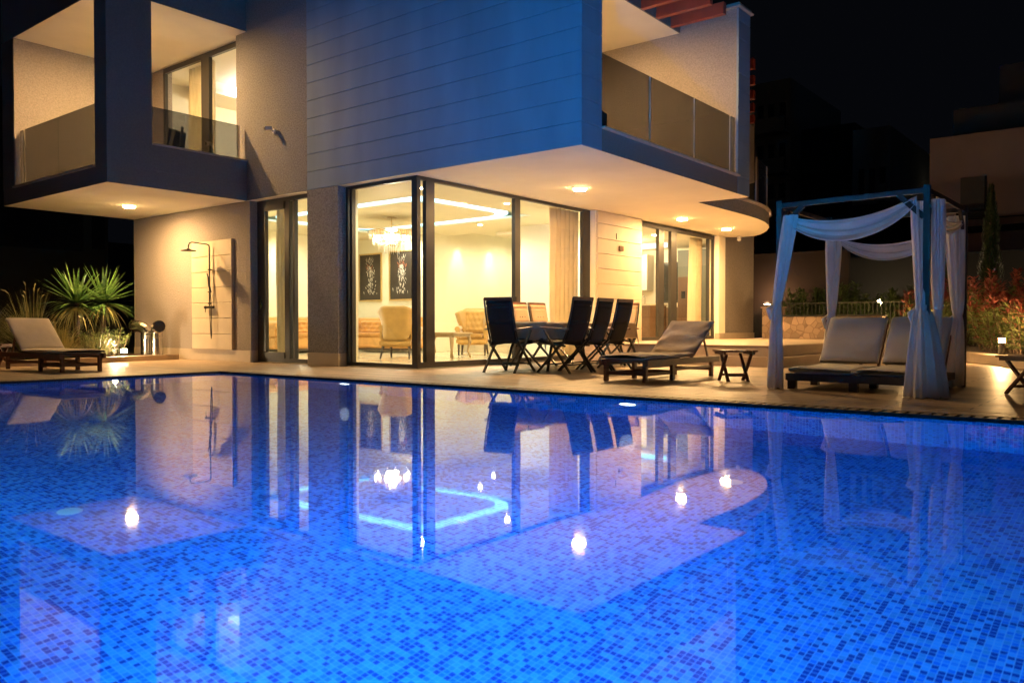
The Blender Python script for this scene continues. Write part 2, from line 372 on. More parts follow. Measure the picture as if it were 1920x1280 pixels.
# ------------------------------------------------------------------ mesh builder
class MB:
    def __init__(s): s.v = []; s.f = []

    def add(s, vs, fs):
        n = len(s.v); s.v += [tuple(v) for v in vs]; s.f += [tuple(i + n for i in f) for f in fs]; return s

    def box(s, x0, x1, y0, y1, z0, z1, b=0.0):
        if x1 < x0: x0, x1 = x1, x0
        if y1 < y0: y0, y1 = y1, y0
        if z1 < z0: z0, z1 = z1, z0
        if b <= 0:
            return s.add([(x0, y0, z0), (x1, y0, z0), (x1, y1, z0), (x0, y1, z0), (x0, y0, z1), (x1, y0, z1), (x1, y1, z1), (x0, y1, z1)],
                         [(3, 2, 1, 0), (4, 5, 6, 7), (0, 1, 5, 4), (1, 2, 6, 5), (2, 3, 7, 6), (3, 0, 4, 7)])
        bm = bmesh.new()
        bmesh.ops.create_cube(bm, size=1)
        bmesh.ops.scale(bm, vec=(x1 - x0, y1 - y0, z1 - z0), verts=bm.verts)
        bmesh.ops.bevel(bm, geom=bm.edges[:], offset=b, segments=2, affect='EDGES')
        bmesh.ops.translate(bm, vec=((x0 + x1) / 2, (y0 + y1) / 2, (z0 + z1) / 2), verts=bm.verts)
        s.bm(bm); bm.free(); return s

    def bm(s, bm):
        bm.verts.ensure_lookup_table(); bm.verts.index_update()
        return s.add([v.co[:] for v in bm.verts], [[v.index for v in f.verts] for f in bm.faces])

    def prism(s, pts, z0, z1):
        n = len(pts)
        vs = [(x, y, z0) for x, y in pts] + [(x, y, z1) for x, y in pts]
        fs = [tuple(range(n))[::-1], tuple(range(n, 2 * n))] + [(i, (i + 1) % n, n + (i + 1) % n, n + i) for i in range(n)]
        return s.add(vs, fs)

    def bar(s, a, b, w, h=None, up=(0, 0, 1)):
        """rectangular bar from a to b, w wide (sideways), h high"""
        a, b = Vector(a), Vector(b); h = h or w
        d = (b - a).normalized(); u = Vector(up)
        if abs(d.dot(u)) > .98: u = Vector((0, 1, 0))
        sd = d.cross(u).normalized() * w / 2; uu = sd.cross(d).normalized() * h / 2
        vs = [p + q for p in (a, b) for q in (-sd - uu, sd - uu, sd + uu, -sd + uu)]
        return s.add(vs, [(0, 1, 2, 3), (7, 6, 5, 4), (0, 4, 5, 1), (1, 5, 6, 2), (2, 6, 7, 3), (3, 7, 4, 0)])

    def tube(s, pts, r, n=8, cap=True):
        pts = [Vector(p) for p in pts]; k = len(pts)
        rs = r if isinstance(r, (list, tuple)) else [r] * k
        rings = []; ref = None
        for i, p in enumerate(pts):
            d = (pts[min(i + 1, k - 1)] - pts[max(i - 1, 0)]).normalized()
            if ref is None:
                ref = Vector((0, 0, 1)) if abs(d.z) < .9 else Vector((1, 0, 0))
            sd = d.cross(ref)
            if sd.length < 1e-4: sd = d.cross(Vector((0, 1, 0)))
            sd.normalize(); uu = sd.cross(d).normalized(); ref = uu
            rings.append([p + (sd * cos(2 * pi * j / n) + uu * sin(2 * pi * j / n)) * rs[i] for j in range(n)])
        vs = [v for rg in rings for v in rg]
        fs = [(i * n + j, i * n + (j + 1) % n, (i + 1) * n + (j + 1) % n, (i + 1) * n + j) for i in range(k - 1) for j in range(n)]
        if cap: fs += [tuple(range(n))[::-1], tuple(range((k - 1) * n, k * n))]
        return s.add(vs, fs)

    def lathe(s, prof, c=(0, 0, 0), n=24):
        """prof list of (r,z)"""
        vs = [(c[0] + r * cos(2 * pi * j / n), c[1] + r * sin(2 * pi * j / n), c[2] + z) for r, z in prof for j in range(n)]
        k = len(prof)
        fs = [(i * n + j, i * n + (j + 1) % n, (i + 1) * n + (j + 1) % n, (i + 1) * n + j) for i in range(k - 1) for j in range(n)]
        fs += [tuple(range(n))[::-1], tuple(range((k - 1) * n, k * n))]
        return s.add(vs, fs)

    def grid(s, fn, nu, nv, thick=None):
        """surface fn(u,v)->point, u,v in 0..1"""
        vs = [fn(i / nu, j / nv) for j in range(nv + 1) for i in range(nu + 1)]
        fs = [(j * (nu + 1) + i, j * (nu + 1) + i + 1, (j + 1) * (nu + 1) + i + 1, (j + 1) * (nu + 1) + i) for j in range(nv) for i in range(nu)]
        return s.add(vs, fs)

    def build(s, name, m, parent=None, smooth=False, off=None, solid=0.0, sub=0, bev=0.0):
        me = bpy.data.meshes.new(name)
        vs = s.v
        if off is not None: vs = [(x - off[0], y - off[1], z - off[2]) for x, y, z in vs]
        me.from_pydata([tuple(v) for v in vs], [], s.f); me.update()
        me.materials.append(m)
        o = bpy.data.objects.new(name, me); COL.objects.link(o)
        if parent is not None: o.parent = parent
        if smooth:
            for p in me.polygons: p.use_smooth = True
        if solid:
            q = o.modifiers.new('s', 'SOLIDIFY'); q.thickness = solid; q.offset = 0
        if bev:
            q = o.modifiers.new('b', 'BEVEL'); q.width = bev; q.segments = 2; q.limit_method = 'ANGLE'; q.angle_limit = R(50)
        if sub:
            q = o.modifiers.new('d', 'SUBSURF'); q.levels = q.render_levels = sub
        return o


def tag(o, label=None, cat=None, group=None, kind=None):
    if label: o['label'] = label
    if cat: o['category'] = cat
    if group: o['group'] = group
    if kind: o['kind'] = kind
    return o


def thing(name, label, cat, loc=(0, 0, 0), rz=0.0, group=None):
    o = bpy.data.objects.new(name, None); COL.objects.link(o)
    o.empty_display_size = .1
    o.location = loc; o.rotation_euler = (0, 0, rz)
    return tag(o, label, cat, group)


def dup(root, loc, rz, label=None, group=None, scale=None):
    r = root.copy(); COL.objects.link(r); r.location = loc; r.rotation_euler = (0, 0, rz)
    if scale: r.scale = scale
    if label: r['label'] = label
    if group: r['group'] = group

    def rec(src, dst):
        for ch in [c for c in bpy.data.objects if c.parent == src]:
            c = ch.copy(); COL.objects.link(c); c.parent = dst
            rec(ch, c)
    rec(root, r)
    return r


def struct(name, mb, m, **kw):
    return tag(mb.build(name, m, None, **kw), kind='structure')


# ------------------------------------------------------------------ ground, pool, deck
PX0, PX1, PY0, PY1 = 0.35, 6.80, -5.0, 11.05      # pool inner walls
WZ = -0.03
PZ = -1.45


def ring(mb, X0, X1, Y0, Y1, x0, x1, y0, y1, z0, z1):
    for a in ((X0, x0, Y0, Y1), (x1, X1, Y0, Y1), (x0, x1, Y0, y0), (x0, x1, y1, Y1)):
        mb.box(a[0], a[1], a[2], a[3], z0, z1)
    return mb


struct('ground', ring(MB(), -250, 300, -250, 300, PX0 - .4, PX1 + .5, PY0 - .4, PY1 + .4, -0.60, -0.10), M['ground'])
# deck: coping strip, then tiles
g = MB(); ring(g, PX0 - .35, PX1 + .46, PY0 - .35, PY1 + .36, PX0 - .0, PX1 + .20, PY0, PY1 + .14, -0.3, 0.0)
struct('pool_coping', g, M['deck_edge'])
g = MB(); ring(g, -14, 24, -14, 20, PX0 - .35, PX1 + .463, PY0 - .35, PY1 + .363, -0.099, 0.001)
struct('deck', g, M['deck'])
g = MB().box(PX0, PX1, PY0, PY1, PZ - .1, PZ); struct('pool_floor', g, M['tile_floor'])
g = MB().box(PX1, PX1 + .17, PY0, PY1, PZ, -0.055).box(PX0 - .1, PX0, PY0, PY1, PZ, -0.03)
struct('pool_wall', g, M['tile_wx'])
g = MB().box(PX0 - .1, PX1 + .17, PY1, PY1 + .12, PZ, -0.05).box(PX0 - .1, PX1 + .17, PY0 - .1, PY0, PZ, -0.05)
struct('pool_end_wall', g, M['tile_wy'])
g = MB().add([(PX0 - .0, PY0, WZ), (PX1 + .02, PY0, WZ), (PX1 + .02, PY1 + .02, WZ), (PX0, PY1 + .02, WZ)], [(0, 1, 2, 3)])
wt = struct('water', g, M['water'])

# overflow channel with slatted grating along far and end edges
gr = thing('pool_grating', 'long slatted overflow grating along the house side edge of the pool', 'grating', (PX1 + .02, 3, 0))
of = (PX1 + .02, 3, 0)
g = MB().box(PX1 + .02, PX1 + .199, PY0, PY1 + .14, -0.054, -0.05); g.build('channel', M['black'], gr, off=of)
g = MB(); y = PY0
while y < PY1 + .1:
    g.box(PX1 + .022, PX1 + .198, y, y + .055, -.03, -.002); y += .09
g.build('slats', M['grate'], gr, off=of)
MB().box(PX1 + .012, PX1 + .021, PY0, PY1 + .005, -.045, -.004).build('lip', M['black'], gr, off=of)
gr = thing('pool_grating', 'short slatted overflow grating along the left end edge of the pool', 'grating', (3, PY1 + .02, 0))
of = (3, PY1 + .02, 0)
g = MB().box(PX0, PX1 + .018, PY1 + .005, PY1 + .138, -0.046, -0.043); g.build('channel', M['black'], gr, off=of)
g = MB(); x = PX0
while x < PX1 - .04:
    g.box(x, x + .052, PY1 + .006, PY1 + .137, -.03, -.002); x += .078
g.build('slats', M['grate'], gr, off=of)
MB().box(PX0, PX1 + .01, PY1 - .004, PY1 + .004, -.045, -.004).build('lip', M['black'], gr, off=of)

# underwater lamps
plamp = [(PX1, 3.99, 'bright pool lamp in the far pool wall in front of the centre lounger', -1),
         (PX1, 8.14, 'bright pool lamp in the far pool wall in front of the grey pillar', -1)]
for x, y, lb, s in plamp:
    t = thing('pool_lamp', lb, 'pool lamp', (x, y, -.45), group='underwater pool lamps')
    MB().tube([(0, 0, 0), (s * .03, 0, 0)], .10, 20).build('ring', M['disc'], t)
    MB().tube([(s * .028, 0, 0), (s * .04, 0, 0)], .085, 20).build('lens', M['glow_pool'], t)
for y, pw, lb in ((-2.6, 105, 'below and right of the camera'), (1.2, 110, 'right below the camera'), (5.2, 32, 'left of the camera'), (9.2, 14, 'at the left end')):
    t = thing('pool_lamp', 'pool lamp in the near pool wall ' + lb, 'pool lamp', (PX0, y, -.5), group='underwater pool lamps')
    MB().tube([(0, 0, 0), (.03, 0, 0)], .13, 20).build('ring', M['disc'], t)
    MB().tube([(.028, 0, 0), (.04, 0, 0)], .095, 20).build('lens', M['glow_pool'], t)
    light('pool_light', (PX0 + .10, y, -.5), pw * .95, (0.01, 0.51, 1.0), .06, t, 'SPOT', (1, .15, .05), 170, .6)
    if pw == 110:   # extra strong spot added to tint the facade blue, standing for its upward beam
        light('added_facade_beam', (PX0 + .12, y, -.42), 50000, (0.0, 0.35, 1.0), .08, t, 'SPOT', (1, .58, .72), 58, 1.0)

# ------------------------------------------------------------------ villa
VO = (8.8, 9.0, 0.0)
villa = thing('villa', 'two-storey modern villa with grey cladding, lit glazed corner and jutting balconies', 'house', VO)


def vp(name, mb, m, **kw):
    o = mb.build(name, m, villa, off=VO, **kw)
    return o


def planks_x(mb, xf, y0, y1, z0, z1, d=.05, pitch=.3035, ch=.007, gp=.002):
    """boards facing -X: chamfered profile, run along y"""
    z = z0
    while z < z1 - .02:
        zt = min(z + pitch, z1) - gp
        zb = z + gp
        pr = [(xf + d, zb), (xf + ch, zb), (xf, zb + ch), (xf, zt - ch), (xf + ch, zt), (xf + d, zt)]
        n = len(pr)
        vs = [(x, y0, zz) for x, zz in pr] + [(x, y1, zz) for x, zz in pr]
        fs = [tuple(range(n)), tuple(range(2 * n - 1, n - 1, -1))] + [(i, n + i, n + (i + 1) % n, (i + 1) % n) for i in range(n)]
        mb.add(vs, fs); z += pitch
    return mb


def planks_y(mb, yf, x0, x1, z0, z1, d=.05, pitch=.3035, ch=.007, gp=.002):
    z = z0
    while z < z1 - .02:
        zt = min(z + pitch, z1) - gp; zb = z + gp
        pr = [(yf + d, zb), (yf + ch, zb), (yf, zb + ch), (yf, zt - ch), (yf + ch, zt), (yf + d, zt)]
        n = len(pr)
        vs = [(x0, yy, zz) for yy, zz in pr] + [(x1, yy, zz) for yy, zz in pr]
        fs = [tuple(range(n))[::-1], tuple(range(n, 2 * n))] + [(i, (i + 1) % n, n + (i + 1) % n, n + i) for i in range(n)]
        mb.add(vs, fs); z += pitch
    return mb


Z1 = 3.007   # soffit
ZT = 7.4     # top of walls
CZ = 3.27    # interior ceiling

# --- clad upper box (blue-lit wall)
g = MB().box(8.80, 9.24, 5.89, 11.495, Z1 + .30, ZT).box(9.2405, 9.60, 9.30, 11.49, Z1 + .3, ZT)
vp('upper_wall', g, M['clad'])
g = planks_x(MB(), 8.76, 5.85, 11.50, Z1, ZT, d=.04); vp('cladding', g, M['clad'])
g = planks_y(MB(), 5.852, 8.802, 9.243, Z1, ZT, d=.038); vp('cladding', g, M['clad'])
# balcony slab, fascia and sill on the right
g = MB().box(8.802, 14.19, 5.892, 9.30, Z1 + .004, Z1 + .297)
vp('balcony_slab', g, M['stucco'])
g = MB().box(9.245, 13.70, 5.862, 5.891, Z1 + .002, 3.30); vp('fascia', g, M['stucco_dark'])
g = MB().box(9.245, 13.70, 5.80, 5.95, 3.305, 3.335, .008); vp('sill', g, M['sill'])
# soffit sheets (white)
g = MB().add([(8.775, 5.865, Z1), (14.2, 5.865, Z1), (14.2, 9.2, Z1), (8.775, 9.2, Z1)], [(3, 2, 1, 0)])
g.add([(8.775, 9.2, Z1), (8.93, 9.2, Z1), (8.93, 13.4, Z1), (8.775, 13.4, Z1)], [(3, 2, 1, 0)])
g.add([(8.93, 9.2, Z1), (9.3, 9.2, Z1), (9.3, 13.4, Z1), (8.93, 13.4, Z1)], [(3, 2, 1, 0)])
vp('soffit', g, M['white'])
# right fin wall of the balcony
g = MB().box(13.74, 14.16, 5.89, 9.30, Z1 + .30, 6.26); vp('fin_wall', g, M['stucco_warm'])
g = planks_y(MB(), 5.852, 13.695, 14.20, Z1, 6.26, d=.038); vp('fin_cladding', g, M['clad'])
g = MB().box(13.64, 14.26, 5.80, 9.30, 6.262, 6.30, .01).box(13.67, 14.23, 5.83, 9.30, 6.301, 6.345, .01); vp('fin_cap', g, M['sill'])
# balcony ceiling / roof band
g = MB().add([(9.243, 7.02, 6.075), (13.739, 7.02, 6.075), (13.739, 9.3, 6.075), (9.243, 9.3, 6.075)], [(3, 2, 1, 0)]); vp('balcony_ceiling', g, M['white'])
g = MB().box(9.243, 13.739, 7.0, 9.3, 6.08, ZT - .3); vp('roof_band', g, M['stucco_dark'])
g = MB().box(9.243, 13.739, 9.0, 9.28, 3.31, 6.07); vp('balcony_back_wall', g, M['stucco_warm'])
for i, bx in enumerate((10.05, 10.62, 11.19, 11.76, 12.33, 12.86, 13.40)):
    g = MB().box(bx - .05, bx + .05, 5.98, 6.998, 6.078, 6.285); vp('pergola_beam', g, M['red_wood'], bev=.004)
# smoked glass railing
yj = 5.93
rl = vp('railing', MB().box(9.245, 13.735, yj - .03, yj + .03, 3.337, 3.36), M['alu'])
xs = [9.26, 10.667, 12.114, 13.50, 13.73]
for a, b in zip(xs[:-1], xs[1:]):
    MB().box(a + .008, b - .008, yj - .006, yj + .006, 3.36, 4.345).build('railing_pane', M['rail_glass'], rl, off=VO)
for a in xs[1:4]:
    MB().box(a - .007, a + .007, yj - .012, yj + .012, 3.36, 4.34).build('clamp_strip', M['plastic_w'], rl, off=VO)

# --- curved slab on the right
cp = [(14.165, 6.86), (16.6, 6.86), (17.2, 6.89), (17.8, 6.97), (18.4, 7.12), (18.9, 7.30), (19.4, 7.54), (19.9, 7.84), (20.2, 8.05), (20.38, 8.28), (20.42, 8.5), (20.38, 8.75), (20.2, 8.96), (14.165, 8.96)]
g = MB().prism(cp, Z1 + .004, Z1 + .285); vp('curved_slab', g, M['stucco'])
g = MB().add([(x, y, Z1 + .001) for x, y in cp], [tuple(range(len(cp)))[::-1]]); vp('soffit', g, M['white'])


def offs(pts, d):
    c = Vector((17, 8.2)); o = []
    for i, (x, y) in enumerate(pts):
        a = Vector(pts[max(0, i - 1)]); b = Vector(pts[min(len(pts) - 1, i + 1)]); n = (b - a).normalized(); n = Vector((n.y, -n.x))
        o.append((x + n.x * d, y + n.y * d))
    return o


edge = cp[0:12]
for k, (d1, za, zb) in enumerate(((.02, .286, .31), (.05, .311, .345))):
    o1 = offs(edge, d1); i1 = offs(edge, -.25)
    g = MB().prism(o1 + i1[::-1], Z1 + za, Z1 + zb); vp('slab_moulding', g, M['sill'])
ed = offs(cp[2:12], -.05)
rl = vp('curved_railing', MB().prism(offs(cp[2:12], -.03) + offs(cp[2:12], -.08)[::-1], Z1 + .346, Z1 + .365), M['alu'])
for i in range(0, len(ed) - 1, 2):
    a, b = ed[i], ed[min(i + 2, len(ed) - 1)]
    MB().bar((a[0], a[1], 3.86), (b[0], b[1], 3.86), .012, .98).build('railing_pane', M['rail_glass'], rl, off=VO)
    MB().bar((a[0], a[1], 3.38), (a[0], a[1], 4.36), .03).build('post', M['sill'], rl, off=VO)
for i, bx in enumerate((16.6, 17.7, 18.8, 19.9, 21.0)):
    g = MB().box(bx - .06, bx + .06, bx / 2.47 + .03, 9.0, 6.08, 6.285); vp('pergola_beam', g, M['red_wood'])
g = MB().box(14.3, 22.2, 9.0, 9.3, 6.30, 6.6); vp('pergola_support', g, M['stucco_dark'])

# --- ground-floor walls
g = MB().box(8.76, 9.10, 10.69, 11.50, .224, Z1 - .004); vp('pillar', g, M['stucco'])
g = MB().box(8.755, 9.095, 10.685, 11.505, .004, .222); vp('pillar_plinth', g, M['plinth'])
g = MB().box(8.80, 9.10, 13.26, 17.65, .224, Z1 - .006); vp('shower_wall', g, M['stucco_warm'])
g = MB().box(8.785, 9.095, 13.255, 17.655, .004, .222); vp('plinth', g, M['plinth'])
g = MB().box(8.80, 9.08, 11.505, 13.68, Z1 + .004, ZT).box(8.80, 9.08, 13.6805, 16.9, Z1 + .004, Z1 + .29)
vp('upper_wall', g, M['stucco'])
g = MB().box(8.952, 9.15, 16.63, 17.05, 3.31, 6.13); vp('window_reveal', g, M['stucco_warm'])
# shower panel of stone slabs
g = planks_x(MB(), 8.745, 13.795, 15.20, .224, 2.34, d=.052, pitch=.3025, ch=.006, gp=.004); vp('shower_panel', g, M['stone'])
# stone wall at the kitchen side
g = planks_y(MB(), 8.87, 13.86, 15.64, .02, Z1 - .003, d=.05, pitch=.3035, ch=.006, gp=.004); vp('stone_cladding', g, M['stone'])
g = MB().box(13.82, 15.66, 8.905, 9.25, .002, Z1 - .002); vp('stone_wall', g, M['white'])
g = MB().box(19.66, 20.05, 8.90, 9.25, .35, Z1 - .002); vp('wall_pier', g, M['white'])
g = MB().box(20.055, 22.2, 9.01, 9.25, .34, 6.29); vp('side_wall', g, M['stucco_warm'])
g = MB().box(19.655, 21.0, 8.88, 9.0, .345, .50).box(20.2, 22.21, 8.985, 9.0, .345, .50); vp('side_plinth', g, M['plinth'])
g = MB().box(21.9, 22.15, 9.26, 18.2, -.1, 6.28); vp('end_wall', g, M['stucco'])
g = MB().box(9.12, 21.9, 17.7, 17.9, 0, 7); vp('rear_wall', g, M['stucco_dark'])
g = MB().box(8.8, 9.6, 5.9, 7.0, 7.41, 7.6).box(6.2, 13.74, 7.001, 18.2, 7.41, 7.6).box(13.7405, 22.2, 9.02, 18.2, 6.62, 6.8); vp('roof', g, M['stucco_dark'])
g = MB().box(14.3, 21.89, 9.02, 9.25, 3.30, 6.28); vp('upper_side_wall', g, M['stucco_warm'])

# --- left balcony box
bx0, bx1, by0, by1 = 6.224, 8.798, 13.345, 17.62
g = MB().box(bx0 + .002, bx1, by0 + .002, by1 - .002, Z1 + .004, 3.30); vp('box_slab', g, M['stucco_dark'])
g = MB().add([(bx0, by0, Z1), (bx1, by0, Z1), (bx1, by1, Z1), (bx0, by1, Z1)], [(3, 2, 1, 0)]); vp('soffit', g, M['white'])
g = MB().box(bx0, 6.98, by0, 13.76, 3.302, 6.135); vp('box_column', g, M['stucco_dark'])
g = MB().box(6.982, bx1, by0, 13.60, 3.302, 3.735); vp('box_parapet', g, M['stucco_dark'])
g = MB().box(6.985, bx1, by0 - .035, 13.63, 3.737, 3.765, .006); vp('sill', g, M['sill'])
g = MB().box(bx0 - .035, bx0 + .24, 13.765, 17.11, 3.303, 3.335, .006); vp('sill', g, M['sill'])
g = MB().box(bx0, 9.1, 17.06, by1, 3.302, 6.135); vp('box_end_wall', g, M['stucco_warm'])
g = MB().box(bx0 - .004, bx0 + .002, 17.1, by1 + .004, 3.304, 6.133); vp('box_end_skin', g, M['stucco_dark'])
g = MB().box(bx0, bx1, by0, by1, 6.145, ZT).box(8.80, 9.1, 13.69, by1, 6.146, ZT - .01); vp('box_roof', g, M['stucco_dark'])
g = MB().add([(bx0 + .004, by0 + .004, 6.136), (9.0, by0 + .004, 6.136), (9.0, by1 - .01, 6.136), (bx0 + .004, by1 - .01, 6.136)], [(3, 2, 1, 0)]); vp('box_ceiling', g, M['white'])
rl = vp('box_railing', MB().box(bx0 + .08, bx0 + .12, 13.765, 17.05, 3.337, 3.355).box(6.985, bx1, 13.45, 13.49, 3.767, 3.785), M['alu'])
ys = [13.77, 15.39, 16.86, 17.05]
for a, b in zip(ys[:-1], ys[1:]):
    MB().box(bx0 + .094, bx0 + .106, a + .006, b - .006, 3.355, 4.39).build('railing_pane', M['rail_glass'], rl, off=VO)
MB().box(bx0 + .09, bx0 + .11, 16.85, 16.87, 3.355, 4.39).build('clamp_strip', M['sill'], rl, off=VO)
MB().box(6.99, 8.70, 13.464, 13.476, 3.785, 4.41).build('railing_pane', M['rail_glass'], rl, off=VO)
MB().box(8.705, 8.72, 13.46, 13.48, 3.785, 4.41).build('clamp_strip', M['sill'], rl, off=VO)


# --- windows: frame + panes
def winX(name, x, y0, y1, z0, z1, mull, fw=.07, fd=.07, top=.07, bot=.06, label=None):
    """glazing in plane x=const; mull = list of (y, width)"""
    g = MB()
    g.box(x, x + fd, y0, y1, z1 - top, z1).box(x, x + fd, y0, y1, z0, z0 + bot)
    g.box(x, x + fd, y0, y0 + fw, z0 + bot, z1 - top).box(x, x + fd, y1 - fw, y1, z0 + bot, z1 - top)
    cuts = [y0 + fw]
    for yy, wd in mull:
        g.box(x - .004, x + fd + .004, yy - wd / 2, yy + wd / 2, z0 + bot, z1 - top); cuts += [yy - wd / 2, yy + wd / 2]
    cuts.append(y1 - fw)
    wo = g.build(name, M['alu'], villa, off=VO)
    for i in range(0, len(cuts), 2):
        xx = x + fd / 2
        MB().add([(xx, cuts[i], z0 + bot), (xx, cuts[i + 1], z0 + bot), (xx, cuts[i + 1], z1 - top), (xx, cuts[i], z1 - top)], [(0, 3, 2, 1)]).build('pane', M['glass'], wo, off=VO)
    return wo


def winY(name, y, x0, x1, z0, z1, mull, fw=.07, fd=.07, top=.07, bot=.06, fr=None):
    g = MB()
    fr = fr or fw
    g.box(x0, x1, y, y + fd, z1 - top, z1).box(x0, x1, y, y + fd, z0, z0 + bot)
    g.box(x0, x0 + fw, y, y + fd, z0 + bot, z1 - top).box(x1 - fr, x1, y, y + fd, z0 + bot, z1 - top)
    cuts = [x0 + fw]
    for xx, wd in mull:
        g.box(xx - wd / 2, xx + wd / 2, y - .004, y + fd + .004, z0 + bot, z1 - top); cuts += [xx - wd / 2, xx + wd / 2]
    cuts.append(x1 - fr)
    wo = g.build(name, M['alu'], villa, off=VO)
    for i in range(0, len(cuts), 2):
        yy = y + fd / 2
        MB().add([(cuts[i], yy, z0 + bot), (cuts[i + 1], yy, z0 + bot), (cuts[i + 1], yy, z1 - top), (cuts[i], yy, z1 - top)], [(0, 1, 2, 3)]).build('pane', M['glass'], wo, off=VO)
    return wo


ZG = 3.002
winX('corner_window', 8.93, 9.08, 10.688, .02, ZG, [(10.56, .06)], fw=.05, top=.055, bot=.06)
MB().box(8.925, 9.0, 9.005, 9.078, .02, ZG).build('corner_post', M['alu'], villa, off=VO)
winY('sliding_window', 9.01, 9.001, 13.80, .02, ZG, [(9.22, .19), (11.44, .15)], fw=.005, fr=.26, top=.055, bot=.09)
# second pane track behind the sliding part
do = winX('garden_door', 8.95, 11.505, 13.25, .02, ZG, [(12.34, .14), (12.14, .05)], fw=.05, top=.07, bot=.07)
MB().box(8.93, 9.0, 12.98, 13.20, .09, 2.93).box(8.93, 9.0, 12.41, 12.98, .09, .20).box(8.93, 9.0, 12.41, 12.98, 2.80, 2.93).build('door_leaf', M['alu'], do, off=VO)
MB().box(8.90, 8.93, 13.07, 13.10, 1.0, 1.16).build('handle', M['steel'], do, off=VO)
MB().box(8.985, 9.005, 9.13, 9.16, 1.0, 1.2).build('handle', M['black'], villa, off=VO)
MB().box(11.35, 11.40, 8.985, 9.004, 1.05, 1.2).build('handle', M['black'], villa, off=VO)
winY('kitchen_window', 9.03, 15.66, 19.66, .36, ZG - .01, [(16.82, .25), (17.44, .28), (19.35, .05)], fw=.04, top=.09, bot=.07)
winX('bedroom_window', 8.95, 13.70, 16.625, 3.34, 6.125, [(15.0, .28)], fw=.06, top=.10, bot=.08)

# --- interior shell of the living room and kitchen
g = MB().box(9.02, 13.9, 9.09, 17.69, -.05, .012).box(13.9, 21.89, 9.26, 17.69, -.05, .012); vp('living_floor', g, M['int_floor'])
g = MB().box(15.75, 21.89, 9.26, 14.3, .013, .35); vp('kitchen_floor', g, M['int_floor'])
g = MB()
tx0, tx1, ty0, ty1 = 10.55, 13.95, 10.60, 15.80
ring(g, 9.10, 15.7, 9.31, 17.69, tx0, tx1, ty0, ty1, 3.05, 3.10)
vp('ceiling_border', g, M['int_ceiling'])
g = MB().box(9.09, 21.89, 9.30, 17.69, CZ, CZ + .03); vp('living_ceiling', g, M['int_ceiling'])
g = MB().box(8.98, 9.10, 9.1, 17.0, 3.004, 3.3).box(9.1, 15.7, 9.085, 9.30, 3.004, 3.27); vp('window_head', g, M['int_ceiling'])
# lower ceiling plate inside the tray, LED band glows around it
ip = []
rr = .55
ix0, ix1, iy0, iy1 = 10.95, 13.55, 11.0, 15.4
for cx_, cy_, a0 in ((ix1 - rr, iy0 + rr, -90), (ix1 - rr, iy1 - rr, 0), (ix0 + rr, iy1 - rr, 90), (ix0 + rr, iy0 + rr, 180)):
    for k in range(7): a = R(a0 + 15 * k); ip.append((cx_ + rr * cos(a), cy_ + rr * sin(a)))
g = MB().prism(ip, 3.06, 3.11); vp('ceiling_plate', g, M['int_ceiling'])
cc = Vector(((ix0 + ix1) / 2, (iy0 + iy1) / 2))


def loop_band(pts, grow, z0, z1, t=.06):
    o = offs(pts + pts[:1], grow)[:-1]; i = offs(pts + pts[:1], grow - t)[:-1]
    n = len(pts); vs = [(x, y, z0) for x, y in o] + [(x, y, z0) for x, y in i] + [(x, y, z1) for x, y in o] + [(x, y, z1) for x, y in i]
    fs = []
    for k in range(n):
        q = (k + 1) % n
        fs += [(k, n + k, n + q, q), (2 * n + k, 2 * n + q, 3 * n + q, 3 * n + k), (k, q, 2 * n + q, 2 * n + k), (n + k, 3 * n + k, 3 * n + q, n + q)]
    return MB().add(vs, fs)


vp('cove_light', loop_band(ip, .28, 3.075, 3.23, .27), M['glow_led'])
# right wall, painting wall, cream rear wall, left wall
g = MB().box(15.3, 15.60, 9.27, 11.95, .013, CZ); vp('room_wall', g, M['int_white'])
g = MB().box(15.0, 15.56, 14.62, 17.69, .013, CZ); vp('painting_wall', g, M['int_wall'])
g = MB().box(15.57, 21.89, 15.1, 15.3, .013, CZ); vp('room_wall', g, M['int_wall'])
g = MB().box(9.1, 14.99, 17.45, 17.69, .013, CZ); vp('room_wall', g, M['int_wall'])
g = MB().box(9.105, 9.20, 13.26, 17.44, .013, CZ).box(9.105, 9.2, 10.7, 11.49, .013, CZ); vp('room_wall', g, M['int_wall'])
g = MB().box(17.6, 21.88, 13.0, 13.2, .36, CZ); vp('kitchen_wall', g, M['int_white'])
g = MB().box(21.80, 21.895, 9.27, 13.0, .36, CZ); vp('kitchen_wall', g, M['int_white'])
g = MB().box(15.62, 21.79, 9.30, 12.98, 2.95, 3.0); vp('kitchen_ceiling', g, M['int_white'])
g = MB().box(20.0, 20.08, 10.6, 12.98, 2.84, 2.95); vp('cove_light', g, M['glow_led'])
light('kitchen_light', (18.6, 11.2, 2.75), 45, WARM2, .15, villa)
light('kitchen_light', (20.6, 12.0, 2.75), 24, WARM2, .15, villa)
# wall-wash spots of the cream wall
for x in (16.5, 17.85, 19.2):
    light('wall_washer', (x, 14.82, 3.12), 20, (1, .90, .62), .03, villa, 'SPOT', (0, .30, -1), 50, .7)
def spotlamp(x, y, z, power, color=(1, .88, .64)):
    """small recessed lamp in a room ceiling"""
    MB().lathe([(.05, 0), (.05, -.006), (.0, -.007)], (x, y, z), n=16).build('spot_lens', M['glow'], villa, off=VO)
    light('spot_light', (x, y, z - .03), power, color, .04, villa, 'SPOT', (0, 0, -1), 165, .6)


